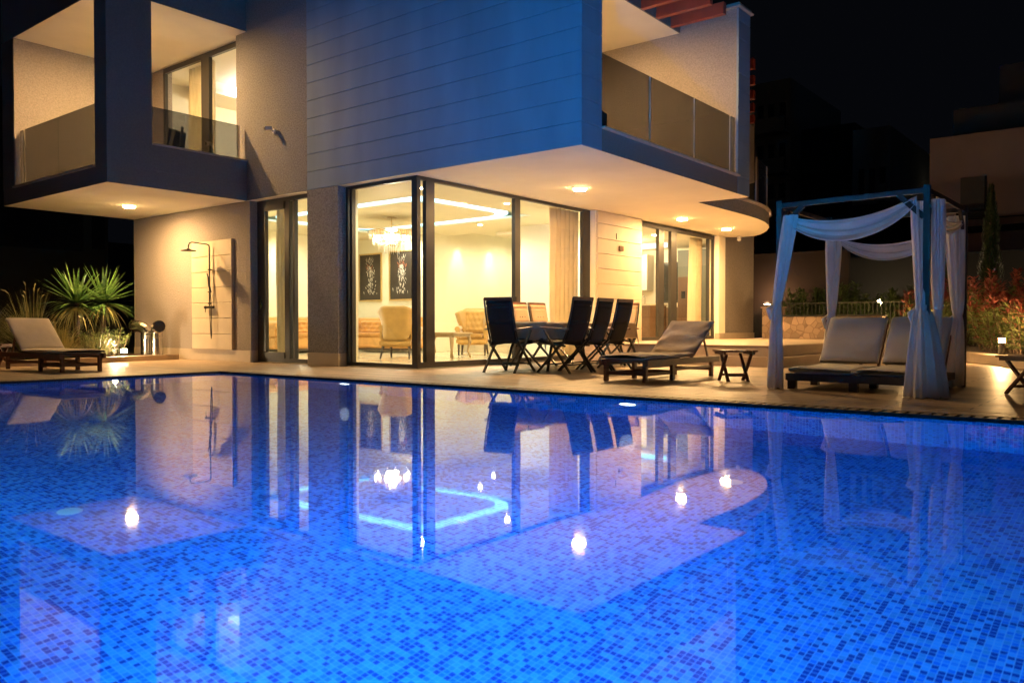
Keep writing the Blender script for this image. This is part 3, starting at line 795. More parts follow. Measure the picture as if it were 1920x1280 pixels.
for x, y in ((10.0, 10.0), (10.0, 12.9), (10.0, 15.2), (14.45, 12.5), (14.45, 15.3), (12.3, 16.6), (12.3, 9.95), (14.45, 10.0)):
    spotlamp(x, y, 3.049, 54)
for x, y in ((16.6, 13.9), (18.2, 14.1), (20.0, 14.1)):
    spotlamp(x, y, CZ - .001, 40, (1, .86, .60))

# --- bedroom upstairs behind the balcony box
g = MB().box(9.05, 14.5, 11.6, 17.65, 3.30, 3.34); vp('bedroom_floor', g, M['int_floor'])
g = MB().box(9.05, 14.5, 11.6, 17.65, 6.12, 6.14); vp('bedroom_ceiling', g, M['int_white'])
g = MB().box(14.3, 14.5, 11.6, 17.65, 3.34, 6.12).box(9.1, 14.3, 17.45, 17.65, 3.34, 6.12).box(9.7, 14.3, 11.51, 11.6, 3.34, 6.12); vp('bedroom_wall', g, M['int_white'])
g = MB().box(10.3, 13.3, 16.35, 16.45, 5.86, 5.94).box(10.3, 13.3, 14.0, 14.1, 5.86, 5.94).box(13.2, 13.3, 14.1, 16.35, 5.86, 5.94).box(10.3, 10.4, 14.1, 16.35, 5.86, 5.94)
vp('cove_light', g, M['glow_led_w'])
g = MB().box(10.0, 13.6, 16.46, 17.44, 5.84, 6.11).box(10.0, 13.6, 12.4, 13.9, 5.84, 6.11).box(13.4, 14.2, 13.9, 16.5, 5.84, 6.11); vp('ceiling_border', g, M['int_white'])
light('bedroom_light', (11.8, 15.2, 5.5), 75, (1, .83, .55), .25, villa)

# steps and kitchen terrace
g = MB().prism([(13.35, 5.10), (19.6, 5.10), (20.4, 6.1), (26, 6.1), (26, 9.0), (15.67, 9.0), (15.67, 8.86), (13.35, 8.86)], .165, .335)
struct('terrace', g, M['conc'])
g = MB().prism([(13.02, 4.78), (19.7, 4.78), (20.6, 5.8), (26, 5.8), (26, 9.0), (13.02, 8.86)], .003, .165)
struct('terrace_step', g, M['conc'])
g = MB().prism([(13.33, 5.08), (19.61, 5.08), (20.42, 6.08), (26, 6.08), (26, 8.855), (13.33, 8.855)], .336, .35); struct('terrace_paving', g, M['deck_edge'])

# curtains (things hanging inside)
def curtain(name, label, p0, p1, z0, z1, m, folds=9, amp=.06, gather=None, group='curtains at the villa windows', cat='curtain'):
    p0, p1 = Vector(p0), Vector(p1); d = p1 - p0; n = Vector((-d.y, d.x)).normalized()
    o = (p0 + p1) / 2
    t = tag(MB().grid(lambda u, v: (
        p0.x + d.x * (u if gather is None else gather[0] + (u - gather[0]) * (1 - (1 - v) * gather[1])) + n.x * amp * sin(u * folds * 2 * pi + sin(v * 3) * .5) * (.6 + .4 * v) - o.x,
        p0.y + d.y * (u if gather is None else gather[0] + (u - gather[0]) * (1 - (1 - v) * gather[1])) + n.y * amp * sin(u * folds * 2 * pi + sin(v * 3) * .5) * (.6 + .4 * v) - o.y,
        z0 + (z1 - z0) * v - z0), folds * 8, 12).build(name, m, None, smooth=True, solid=.004), label, cat, group)
    t.location = (o.x, o.y, z0)
    return t


curtain('curtain', 'tall ochre curtain gathered at the right end of the sliding window', (12.93, 9.36), (13.85, 9.36), .03, 3.0, M['curtain'], 6)
curtain('curtain', 'cream curtain standing behind the garden door beside the grey pillar', (9.35, 12.55), (9.35, 13.2), .03, 3.0, M['sheer'], 6)
curtain('curtain', 'narrow cream curtain inside the corner window next to the pillar', (9.28, 10.80), (9.28, 11.15), .03, 3.0, M['sheer'], 4)
curtain('curtain', 'pale curtain swept aside in the kitchen window', (19.12, 9.42), (19.34, 9.42), .36, 2.94, M['sheer'], 3, gather=(1.0, -.8))
curtain('curtain', 'brown grey curtain at the right end of the kitchen window', (19.38, 9.40), (19.62, 9.40), .36, 2.94, M['curtain'], 3)
curtain('curtain', 'beige curtain behind the left pane of the upstairs balcony door', (9.30, 15.2), (9.30, 16.2), 3.35, 6.1, M['sheer'], 8)

# ------------------------------------------------------------------ lamps on the soffits
_lm = {}


def lampmat(p):
    if p not in _lm: _lm[p] = emit('lamp_glow', WARM, p)
    return _lm[p]


def downlight(x, y, z, label, power=60, group='round soffit lamps', rad=.115, color=WARM):
    t = thing('ceiling_lamp', label, 'ceiling lamp', (x, y, z), group=group)
    MB().lathe([(rad + .012, 0), (rad + .012, -.012), (rad, -.014)], n=28).build('rim', M['plastic_w'], t)
    MB().lathe([(rad, -.013), (rad * .97, -.030), (rad * .86, -.040)], n=28).build('diffuser_edge', M['glow_edge'], t, smooth=True)
    if power:
        MB().lathe([(rad * .86, -.0405), (rad * .5, -.044), (0.001, -.045)], n=24).build('diffuser', lampmat(power), t, smooth=True)
    return t


downlight(11.478, 7.704, Z1 - .001, 'lit round lamp on the soffit above the dining table', 930)
downlight(16.055, 8.12, Z1 - .001, 'lit round lamp above the kitchen window, left of the pair', 840)
downlight(18.358, 8.127, Z1 - .001, 'lit round lamp near the curved tip of the slab', 840)
downlight(7.692, 15.60, Z1 - .001, 'lit round lamp under the left balcony box above the shower', 840)
downlight(7.25, 14.75, 6.134, 'lamp on the ceiling inside the left balcony box', 1250)
downlight(11.3, 7.9, 6.073, 'lamp on the ceiling of the right balcony', 1350)

# ------------------------------------------------------------------ chandelier and room furniture
ch = thing('chandelier', 'glittering tiered crystal chandelier hanging over the lounge', 'chandelier', (12.35, 13.25, 2.53))
ch.scale = (1.12, 1.12, 1.05)
MB().lathe([(.10, .50), (.09, .52), (.02, .53)], n=20).tube([(0, 0, .52), (0, 0, .16)], .008).build('canopy_and_rod', M['gold'], ch)
for k, (r, z, n, h) in enumerate(((.44, .12, 60, .20), (.36, .02, 50, .22), (.26, -.08, 40, .22), (.15, -.17, 24, .20))):
    g = MB()
    g2 = MB(); g2.lathe([(r - .01, z + .09), (r + .01, z + .09), (r + .01, z + .105), (r - .01, z + .105)], n=40); g2.build('tier_ring', M['gold'], ch)
    for i in range(n):
        a = 2 * pi * i / n + random.random() * .05; x, y = r * cos(a), r * sin(a); hh = h * random.uniform(.8, 1.05); q = .013
        g.add([(x, y, z + .10), (x + q, y, z + .04), (x, y + q, z + .04), (x - q, y, z + .04), (x, y - q, z + .04), (x, y, z + .10 - hh)],
              [(0, 1, 2), (0, 2, 3), (0, 3, 4), (0, 4, 1), (5, 2, 1), (5, 3, 2), (5, 4, 3), (5, 1, 4)])
    g.build('crystal_tier', M['crystal'], ch)
for i in range(18):
    a = 2 * pi * i / 18; r = (.12, .24, .34)[i % 3]
    MB().lathe([(.006, -.03), (.022, -.01), (.022, .02), (.006, .045)], (r * cos(a), r * sin(a), .04), n=10).build('bulb', M['glow_ch'], ch)
light('chandelier_light', (12.35, 13.25, 2.60), 130, (1, .78, .48), .16, ch)


def loft(rings, close=True):
    """list of equal-length point rings -> MB surface"""
    g = MB(); n = len(rings[0]); vs = [p for r in rings for p in r]
    fs = [(i * n + j, i * n + (j + 1) % n, (i + 1) * n + (j + 1) % n, (i + 1) * n + j) for i in range(len(rings) - 1) for j in range(n if close else n - 1)]
    g.add(vs, fs); return g


def tufted(w_, h_, nx, nz, d=.045, bulge=.03):
    """cushioned, buttoned panel; local x = width, z = height, faces -y"""
    def f(u, v):
        x = (u - .5) * w_; z = v * h_
        a = u * nx; b = v * nz
        # diamond pattern of buttons
        best = 9
        for jj in (math.floor(b), math.floor(b) + 1):
            sh = .5 if jj % 2 else 0
            ii = round(a - sh) + sh
            dd = math.hypot((a - ii) * 1.0, (b - jj) * .9); best = min(best, dd)
        q = min(1, best * 1.7) ** .6
        e = min(1, min(u, 1 - u) * 12) ** .5 * min(1, min(v, 1 - v) * 8) ** .5
        return (x, -(bulge + d * q) * e, z)
    return MB().grid(f, nx * 6, nz * 6)


def sofa(name, label, loc, rz, m, wd=2.2):
    t = thing(name, label, 'sofa', loc, rz, 'buttoned sofas in the lounge')
    MB().box(-wd / 2 + .06, wd / 2 - .06, -.40, .34, .05, .11).build('plinth', M['darkwood'], t)
    MB().box(-wd / 2, wd / 2, -.42, .38, .11, .40, .03).build('base', m, t)
    MB().box(-wd / 2 + .20, wd / 2 - .20, -.44, .20, .402, .50, .035).build('seat_cushion', m, t)
    b = tufted(wd - .30, .34, 9, 3).build('backrest', m, t, smooth=True); b.location = (0, .20, .48)
    MB().box(-wd / 2 + .02, wd / 2 - .02, .19, .38, .40, .80, .05).tube([(-wd / 2, .28, .80), (wd / 2, .28, .80)], .10, 14).build('back_roll', m, t, smooth=False)
    for s in (-1, 1):
        MB().box(s * (wd / 2 - .19), s * wd / 2, -.40, .30, .38, .66, .04).tube([(s * (wd / 2 - .08), -.43, .68), (s * (wd / 2 - .08), .30, .70)], .105, 14).build('armrest', m, t)
    return t


sofa('sofa', 'amber buttoned sofa against the painting wall under the two pictures', (14.45, 15.9, .012), R(-90), M['velvet_o'], 2.4)
sofa('sofa', 'amber buttoned sofa seen through the garden door at the left room wall', (12.8, 17.0, .012), 0, M['velvet_o'], 2.2)


def wing_chair(label, loc, rz, m):
    t = thing('wing_armchair', label, 'armchair', loc, rz, 'mustard wing armchairs in the lounge')
    MB().box(-.36, .36, -.34, .32, .24, .40, .04).build('base', m, t)
    MB().box(-.27, .27, -.37, .18, .402, .49, .035).build('seat_cushion', m, t)
    # back shell flaring out to wings
    def f(u, v):
        a = (u - .5) * 2
        hw = .25 + .17 * v ** 1.3
        wing = max(0, abs(a) - .55) / .45
        x = a * hw
        y = .28 + .10 * v - .26 * wing ** 1.3 * min(1, v * 1.5)
        z = .38 + .70 * v - .10 * wing * v 
        return (x, y, z)
    MB().grid(f, 20, 12).build('backrest', m, t, smooth=True, solid=.09)
    b = tufted(.46, .56, 4, 4, .03).build('tufted_back', m, t, smooth=True); b.location = (0, .255, .50); b.rotation_euler = (R(-8), 0, 0)
    for s in (-1, 1):
        MB().box(s * .27, s * .37, -.36, .26, .36, .60, .035).tube([(s * .325, -.37, .60), (s * .325, .24, .63)], .06, 12).build('armrest', m, t)
    for x, y, dx, dy in ((-.30, -.28, 0, -.02), (.30, -.28, 0, -.02), (-.28, .27, -.03, .10), (.28, .27, .03, .10)):
        MB().tube([(x, y, .25), (x + dx, y + dy, 0)], [.032, .018], 8).build('leg', M['darkwood'], t)
    return t


wing_chair('mustard wing armchair with its back to the corner window', (11.75, 12.35, .012), R(180 - 62), M['velvet'])
wing_chair('mustard buttoned wing armchair by the cream wall facing the pool', (14.15, 12.45, .012), R(-55), M['velvet'])
tb = thing('side_table', 'champagne coloured side table with curved legs beside the facing armchair', 'side table', (12.45, 11.55, .012), R(12))
MB().box(-.40, .40, -.28, .28, .50, .54, .008).box(-.36, .36, -.24, .24, .44, .50).build('tabletop', M['goldwood'], tb)
for sx_ in (-1, 1):
    for sy_ in (-1, 1):
        MB().tube([(sx_ * .33, sy_ * .21, .46), (sx_ * .36, sy_ * .23, .34), (sx_ * .32, sy_ * .20, .15), (sx_ * .37, sy_ * .24, 0)], [.045, .032, .018, .022], 8).build('leg', M['goldwood'], tb, smooth=True)


def picture(label, y0, y1, z0, z1, seed):
    """framed abstract print on the wall x=15 (faces -x)"""
    rnd = random.Random(seed)
    yc, zc = (y0 + y1) / 2, (z0 + z1) / 2; W, H_ = y1 - y0, z1 - z0
    t = thing('picture', label, 'picture', (14.98, yc, zc), 0, 'framed prints above the sofa')
    g = MB()
    g.box(-.02, .018, -W / 2, W / 2, H_ / 2 - .035, H_ / 2).box(-.02, .018, -W / 2, W / 2, -H_ / 2, -H_ / 2 + .035)
    g.box(-.02, .018, -W / 2, -W / 2 + .035, -H_ / 2 + .035, H_ / 2 - .035).box(-.02, .018, W / 2 - .035, W / 2, -H_ / 2 + .035, H_ / 2 - .035)
    g.build('frame', M['gold'], t)
    MB().box(-.004, .016, -W / 2 + .036, W / 2 - .036, -H_ / 2 + .036, H_ / 2 - .036).build('print', M['canvas'], t)
    g = MB(); r_ = MB()
    for k in range(85):   # loose pale brush strokes forming an abstract upright plume
        v = rnd.random(); z = (-.38 + .55 * v) * H_
        spread = (.22 - .06 * v) * W
        y = rnd.gauss(0, .5) * spread + (.05 if seed == 2 else -.04) * (1 - v)
        a = rnd.uniform(-.6, .6) + pi / 2; l = rnd.uniform(.03, .10); wd = rnd.uniform(.007, .018)
        dy, dz = cos(a) * l, sin(a) * l; ny, nz_ = -sin(a) * wd, cos(a) * wd
        x = -.0055 - k * .00001
        g.add([(x, y, z), (x, y + dy + ny, z + dz + nz_), (x, y + dy * 1.3, z + dz * 1.3), (x, y + dy - ny, z + dz - nz_)], [(0, 1, 2, 3)])
    for k in range(34):
        y = rnd.uniform(-.16, .16) * W; z = rnd.uniform(.14, .38) * H_; l = rnd.uniform(.03, .09)
        x = -.0075 - k * .00001
        (r_ if z < .24 * H_ else g).add([(x, y - .006, z), (x, y + .006, z), (x, y + .003 + y * .2, z + l), (x, y - .003 + y * .2, z + l)], [(0, 1, 2, 3)])
    g.build('pale_strokes', M['print'], t); r_.build('rust_strokes', M['print_red'], t)


picture('gold framed dark print with pale strokes, nearer the garden door', 16.46, 17.38, 1.36, 2.66, 1)
picture('gold framed dark print with pale strokes, nearer the corner post', 15.18, 16.16, 1.36, 2.68, 2)

# kitchen fittings
t = thing('kitchen_island', 'brown kitchen island with pale worktop behind the glass', 'kitchen island', (19.3, 11.3, .36))
MB().box(-.45, .45, -.85, .75, .0, .86, .006).build('cabinet', M['brown_panel'], t)
MB().box(-.48, .48, -.88, .78, .862, .90, .004).build('worktop', M['counter'], t)
t = thing('fridge_cabinet', 'tall olive grey cabinet with built-in fridge in the kitchen', 'cabinet', (21.2, 10.35, .36))
MB().box(-.30, .55, -.85, .35, 0, 2.45, .004).build('body', M['grey_panel'], t)
MB().box(-.325, -.302, -.30, .33, .06, 1.70, .004).build('fridge_door', M['brown_panel'], t)
MB().box(-.335, -.326, .10, .22, 1.1, 1.3).build('dispenser', M['black'], t)
t = thing('wall_cabinet', 'white kitchen wall cabinet above the worktop', 'cabinet', (21.4, 12.5, 1.75))
MB().box(-.02, .38, -.55, .40, 0, 1.05, .004).build('body', M['int_white'], t)
t = thing('kitchen_window_unit', 'small dark kitchen window in the rear kitchen wall', 'window', (21.79, 11.45, 1.42))
MB().box(-.03, .005, -.42, .42, -.05, 1.15).build('frame', M['alu'], t)
MB().box(-.035, -.031, -.36, .36, .01, 1.09).build('pane', M['winpane'], t)
t = thing('worktop_run', 'kitchen worktop with brown base cabinets under the window', 'kitchen counter', (21.45, 11.9, .36))
MB().box(-.28, .33, -1.1, 1.05, 0, .86).build('cabinet', M['brown_panel'], t)
MB().box(-.30, .335, -1.1, 1.05, .862, .90).build('worktop', M['counter'], t)
t = thing('canister', 'yellow canister on the kitchen worktop', 'canister', (21.3, 12.55, 1.262))
MB().lathe([(.07, 0), (.08, .02), (.08, .20), (.06, .24)], n=16).build('body', M['counter'], t)
t = thing('sink_tap', 'thin steel tap at the kitchen worktop', 'tap', (21.35, 12.0, 1.262))
MB().tube([(0, 0, 0), (0, 0, .26), (-.04, 0, .31), (-.10, 0, .31), (-.13, 0, .25)], .013, 8).build('spout', M['steel'], t)

# bedroom piece seen through the upper door
t = thing('dresser', 'beige dresser with crossed moulding in the upstairs room', 'dresser', (10.3, 14.35, 3.342))
MB().box(-.25, .25, -1.0, .9, 0, .98, .01).build('body', M['sheer'], t)
g = MB()
for y0 in (-.95, -.05):
    g.bar((-.262, y0, .06), (-.262, y0 + .88, .92), .02, .02).bar((-.264, y0, .92), (-.264, y0 + .88, .06), .02, .02)
g.build('crossed_moulding', M['goldwood'], t)

# ------------------------------------------------------------------ shower
sh = thing('shower', 'black outdoor rain shower on the pale stone panel', 'shower', (8.745, 14.46, 1.0))
MB().tube([(-.055, 0, .06), (-.055, 0, 1.21), (-.065, .0, 1.245), (-.10, .02, 1.262), (-.36, .10, 1.285), (-.40, .115, 1.27), (-.42, .12, 1.22), (-.42, .12, 1.17)], .0125, 10).build('riser_pipe', M['steel_black'], sh, smooth=True)
hd = MB().lathe([(.02, .05), (.05, .022), (.135, .008), (.145, 0), (.135, -.008), (.0, -.010)], n=32).build('shower_head', M['steel_black'], sh, smooth=True); hd.location = (-.42, .12, 1.12)
MB().box(-.075, -.002, -.018, .018, .76, .785).tube([(-.055, -.04, .772), (-.055, .045, .772)], .012).build('wall_bracket', M['steel_black'], sh)
MB().tube([(-.055, -.13, .045), (-.055, .11, .045)], .026, 14).box(-.05, -.0, -.07, -.04, .03, .06).box(-.05, 0, .04, .07, .03, .06).build('mixer', M['steel_black'], sh)
MB().tube([(-.055, .125, .045), (-.055, .165, .045)], .03, 14).tube([(-.055, .15, .04), (-.06, .15, -.05)], .006).build('lever', M['steel_black'], sh)
MB().tube([(-.055, -.05, .12), (-.055, .045, .12)], .015).build('slider', M['steel_black'], sh)
MB().tube([(-.06, -.05, .34), (-.075, -.02, .46), (-.075, .02, .64), (-.085, .035, .70)], [.016, .02, .013, .010], 10).tube([(-.055, -.055, .34), (-.055, .05, .34)], .014).build('hand_shower', M['steel_black'], sh)
MB().tube([(-.065, -.045, .33), (-.07, -.075, .15), (-.075, -.10, -.2), (-.075, -.095, -.50), (-.07, -.075, -.56), (-.065, -.055, -.50), (-.06, -.02, -.2), (-.055, -.01, .02)], .008, 8).build('hose', M['steel_black'], sh, smooth=True)

# ------------------------------------------------------------------ steel vents, ledge, ground lamp
def vent(label, loc, rz, grille):
    t = thing('vent_pipe', label, 'vent pipe', loc, rz, 'steel vent pipes beside the wall')
    g = MB(); g.tube([(0, 0, 0), (0, 0, .45)], .115, 24, cap=False)
    g.build('pipe', M['steel'], t, smooth=True)
    g = MB()
    for z in (.34, .37, .44): g.lathe([(.116, z), (.121, z + .006), (.116, z + .012)], n=24)
    g.build('seam_rings', M['steel'], t)
    pts = []; 
    for k in range(7):
        a = R(15 * k); pts.append((.20 - .20 * cos(a), 0, .45 + .20 * sin(a) * .62))
    pts.append((.28, 0, .575))
    MB().tube(pts, .117, 24, cap=False).build('elbow', M['steel'], t, smooth=False)
    x = .281
    MB().tube([(x, 0, .575), (x + .025, 0, .575)], .135, 24, cap=False).tube([(x, 0, .575), (x + .003, 0, .575)], .115, 24).build('flange', M['steel'], t)
    if grille:
        MB().tube([(x + .004, 0, .575), (x + .008, 0, .575)], .113, 24).build('opening', M['black'], t)
        g = MB()
        for k in range(-4, 5):
            hw = math.sqrt(max(0, .112 ** 2 - (k * .024) ** 2)); g.box(x + .01, x + .022, -hw, hw, .575 + k * .024 - .004, .575 + k * .024 + .004)
        g.build('grille', M['steel'], t)
    return t


vent('steel vent pipe with its elbow turned to the left, away from the shower', (8.30, 16.15, .10), R(120), False)
vent('steel vent pipe with the round louvred opening facing the pool', (8.36, 15.86, .10), R(-108), True)

ld = Vector((5.513 - 8.712, 14.93 - 15.638)).normalized(); le = Vector((8.70, 15.62)); l2 = le + ld * 16; nn = Vector((ld.y, -ld.x)) * 1
if nn.y < 0: nn = -nn
g = MB().prism([(le.x, le.y), (le.x + nn.x * .30, le.y + nn.y * .30), (l2.x + nn.x * .30, l2.y + nn.y * .30), (l2.x, l2.y)][::-1], .002, .10)
struct('planter_kerb', g, M['deck_edge'])
a, b = le + nn * .301, l2 + nn * .301
g = MB().prism([(a.x, a.y), (8.7, 17.66), (8.85, 30), (-14, 30), (b.x, b.y)][::1], -.05, .085)
struct('planting_bed', g, M['soil'])


def ground_lamp(label, loc, power, rz=0):
    t = thing('garden_floodlight', label, 'garden light', loc, rz)
    MB().box(-.07, .07, -.02, .02, .0, .02).tube([(0, 0, 0), (0, 0, .06)], .012).build('stand', M['alu'], t)
    MB().box(-.07, .07, -.03, .03, .06, .15, .006).build('housing', M['alu'], t)
    MB().box(-.058, .058, -.036, -.031, .07, .14).build('lens', M['glow_g'], t)
    light('flood_light', (loc[0] - .28, loc[1] - .25, loc[2] + .22), power, (1, .74, .42), .04, t)
    return t


ground_lamp('glowing floodlight in the bed beside the steel vents', (7.72, 15.95, .09), 15)

# wall camera and dome camera, small boxes
t = thing('security_camera', 'white bullet camera on the grey upper wall with a long shadow', 'camera', (8.80, 12.48, 4.17))
MB().tube([(0, 0, 0), (-.03, 0, 0)], .045, 16).tube([(-.03, 0, 0), (-.10, .0, .03)], .014).build('bracket', M['plastic_w'], t)
MB().tube([(-.07, -.02, .045), (-.19, .03, .02)], .038, 16).build('body', M['plastic_w'], t)
MB().tube([(-.191, .0305, .0195), (-.196, .032, .019)], .033, 16).build('lens', M['black'], t)
t = thing('security_camera', 'small white camera under the curved slab at the dark wall end', 'camera', (20.1, 8.55, Z1 - .01))
MB().lathe([(.06, 0), (.06, -.04), (.02, -.05)], n=16).build('bracket', M['plastic_w'], t)
MB().lathe([(.0, -.14), (.05, -.11), (.055, -.07), (.02, -.05)], n=16).build('body', M['plastic_w'], t)
t = thing('loudspeaker', 'small black loudspeaker at the left end of the right balcony railing', 'loudspeaker', (9.36, 5.98, 3.336))
MB().box(-.10, .10, -.08, .08, 0, .24, .03).build('cabinet', M['black'], t)
MB().box(-.08, .08, -.085, -.081, .03, .21).build('grille', M['sling'], t)
t = thing('junction_box', 'dark square box on the pale stone wall beside the sliding window', 'junction box', (14.75, 8.868, 2.30))
MB().box(-.08, .08, -.03, 0, -.05, .05, .006).build('box', M['brown_panel'], t)
MB().tube([(-.18, -.006, .30), (-.18, -.006, .18)], .008).build('cable_stub', M['black'], t)

# ------------------------------------------------------------------ sun loungers
def lounger(label, loc, rz, cm, hinge=.62, ang=38, group='wooden sun loungers on the deck', towel=False):
    """x = 0 foot end .. 1.95 head end, width along y"""
    t = thing('sun_lounger', label, 'sun lounger', loc, rz, group)
    W = .32; Lg = 1.92; zt = .27
    for s in (-1, 1):
        MB().box(0, Lg, s * W - .022, s * W + .022, zt - .075, zt, .004).build('side_rail', M['wood'], t)
    g = MB(); x = .03
    while x < 1.28:
        g.box(x, x + .055, -W + .024, W - .024, zt - .03, zt - .008); x += .075
    g.build('seat_slats', M['wood'], t)
    for x in (.06, .72, Lg - .12):
        for s in (-1, 1):
            MB().box(x - .028, x + .028, s * (W - .046) - .022, s * (W - .046) + .022, 0, zt - .03).build('leg', M['wood'], t)
        MB().box(x - .012, x + .012, -W + .068, W - .068, .08, .125).build('stretcher', M['wood'], t)
    for s in (-1, 1):
        MB().box(.09, .69, s * (W - .046) - .010, s * (W - .046) + .010, .075, .115).build('side_stretcher', M['wood'], t)
        MB().box(.75, Lg - .15, s * (W - .046) - .010, s * (W - .046) + .010, .115, .15).build('side_stretcher', M['wood'], t)
    hx = 1.22; a = R(ang); bl = .68
    d = Vector((cos(a), 0, sin(a)))
    g = MB()
    for s in (-1, 1):
        p = Vector((hx, s * (W - .05), zt - .01)); g.bar(p, p + d * bl, .03, .03)
    k = .03
    while k < bl - .04:
        p = Vector((hx, 0, zt)) + d * (k + .025); g.bar(p + Vector((0, -W + .05, 0)), p + Vector((0, W - .05, 0)), .05, .014, up=(-sin(a), 0, cos(a))); k += .075
    g.build('backrest', M['wood'], t)
    top = Vector((hx, 0, zt)) + d * bl * .75
    g = MB()
    for s in (-1, 1): g.bar((top.x, s * (W - .09), top.z), (top.x + .18, s * (W - .09), zt - .06), .02, .025)
    g.build('backrest_prop', M['wood'], t)

    # cushion seat and back as soft pads
    def pad(p0, dirv, ln, nrm, name, wr, th=.055):
        rnd = random.Random(int(ln * 100) + int(loc[0] * 10))
        ph = rnd.random() * 6

        def f(u, v):
            # closed tube-like pad: v loops round the section
            c = v * 2 * pi; ww = W + .005
            ex = abs(cos(c)) ** .35 * (1 if cos(c) > 0 else -1); ez = abs(sin(c)) ** .6 * (1 if sin(c) > 0 else -1)
            e = min(1, min(u, 1 - u) * 18 + .35) ** .5
            y = ex * ww * (.985 + .015 * e)
            hgt = th / 2 * (1 + ez * e)
            if ez > 0:
                hgt += wr * (.5 * sin(u * 9 + y * 7 + ph) + .35 * sin(u * 23 - y * 11 + ph) + .3 * sin(y * 30 + u * 17)) * ez
            q = Vector(p0) + Vector(dirv) * (u * ln) + Vector(nrm) * hgt
            return (q.x, y, q.z)
        return MB().grid(f, 40, 36).build(name, cm, t, smooth=True)
    wr = .017 if towel else .003
    pad((-.02, 0, zt + .004), (1, 0, 0), hx + .04, (0, 0, 1), 'seat_cushion', wr)
    pad((hx + .02, 0, zt + .02), d, bl + .04, (-sin(a), 0, cos(a)), 'back_cushion', wr * 1.1)
    return t


lounger('dark wooden sun lounger with rumpled taupe cushion beside the dining chairs', (8.47, 5.06, .002), R(-1), M['towel'], ang=36, towel=True)
lounger('wooden sun lounger with smooth beige cushion in front of the yucca bed', (5.42, 12.42, .002), R(93), M['cushion'], ang=42)


def folding_table(label, loc, rz):
    t = thing('folding_table', label, 'side table', loc, rz, 'small folding wooden tables')
    h = .38; a = .22
    g = MB()
    for k in range(6): g.box(-a, a, -a + k * .0745, -a + k * .0745 + .066, h - .02, h, .003)
    g.build('tabletop', M['wood'], t)
    MB().box(-a + .02, a - .02, -a + .03, -a + .055, h - .05, h - .021).box(-a + .02, a - .02, a - .055, a - .03, h - .05, h - .021).build('rail', M['wood'], t)
    for s in (-1, 1):
        MB().bar((-.17, s * (a - .07), h - .05), (.15, s * (a - .07), 0), .022, .036, up=(0, 1, 0)).build('leg', M['wood'], t)
        MB().bar((.17, s * (a - .10), h - .05), (-.15, s * (a - .10), 0), .022, .036, up=(0, 1, 0)).build('leg', M['wood'], t)
    MB().box(.085, .11, -a + .085, a - .085, .06, .09).build('stretcher', M['wood'], t)
    MB().box(-.11, -.085, -a + .115, a - .115, .06, .09).build('stretcher', M['wood'], t)
    return t


folding_table('small folding wooden table between the centre lounger and the canopy bed', (9.52, 4.10, .002), R(40))
folding_table('small folding wooden table right of the canopy bed, cut by the picture edge', (9.46, 1.0, .002), R(52))
folding_table('small folding wooden table at the head of the lounger by the yucca', (5.12, 14.95, .002), R(45))

# ------------------------------------------------------------------ dining table and chairs
t = thing('dining_table', 'long black garden table hidden under a taupe cloth', 'table', (10.92, 7.55, .002))
MB().box(-1.26, 1.26, -.44, .44, .70, .73, .004).build('tabletop', M['sling'], t)
for sx_ in (-1, 1):
    for sy_ in (-1, 1):
        MB().tube([(sx_ * .80, sy_ * .36, .70), (sx_ * 1.0, sy_ * .38, .35), (sx_ * 1.12, sy_ * .40, 0)], .022, 8).build('leg', M['chairmetal'], t)
MB().bar((-.85, 0, .45), (.85, 0, .45), .03).build('stretcher', M['chairmetal'], t)


def clothf(u, v):
    A, B = 1.31, .49
    # square map with overhang
    x = (u - .5) * 2 * (A + .27); y = (v - .5) * 2 * (B + .27)
    ox = max(0, abs(x) - A); oy = max(0, abs(y) - B)
    sx_ = 1 if x > 0 else -1; sy_ = 1 if y > 0 else -1
    px_ = min(A, abs(x)) * sx_; py_ = min(B, abs(y)) * sy_
    dr = math.hypot(ox, oy)
    if ox > 0 and oy > 0:
        wv = .05; px_ += sx_ * wv * ox / .27; py_ += sy_ * wv * oy / .27; dr = (ox + oy) * .80
    elif dr > 0:
        wv = .018 * sin((x + y) * 16) * min(1, dr / .1) + .012
        if ox > 0: px_ += sx_ * wv
        else: py_ += sy_ * wv
    return (px_, py_, .738 - dr)


tc_ = tag(MB().grid(clothf, 90, 50).build('tablecloth', M['cloth'], None, smooth=True, solid=.004), 'taupe tablecloth draped over the long garden table', 'tablecloth')
tc_.location = (10.92, 7.55, .002)


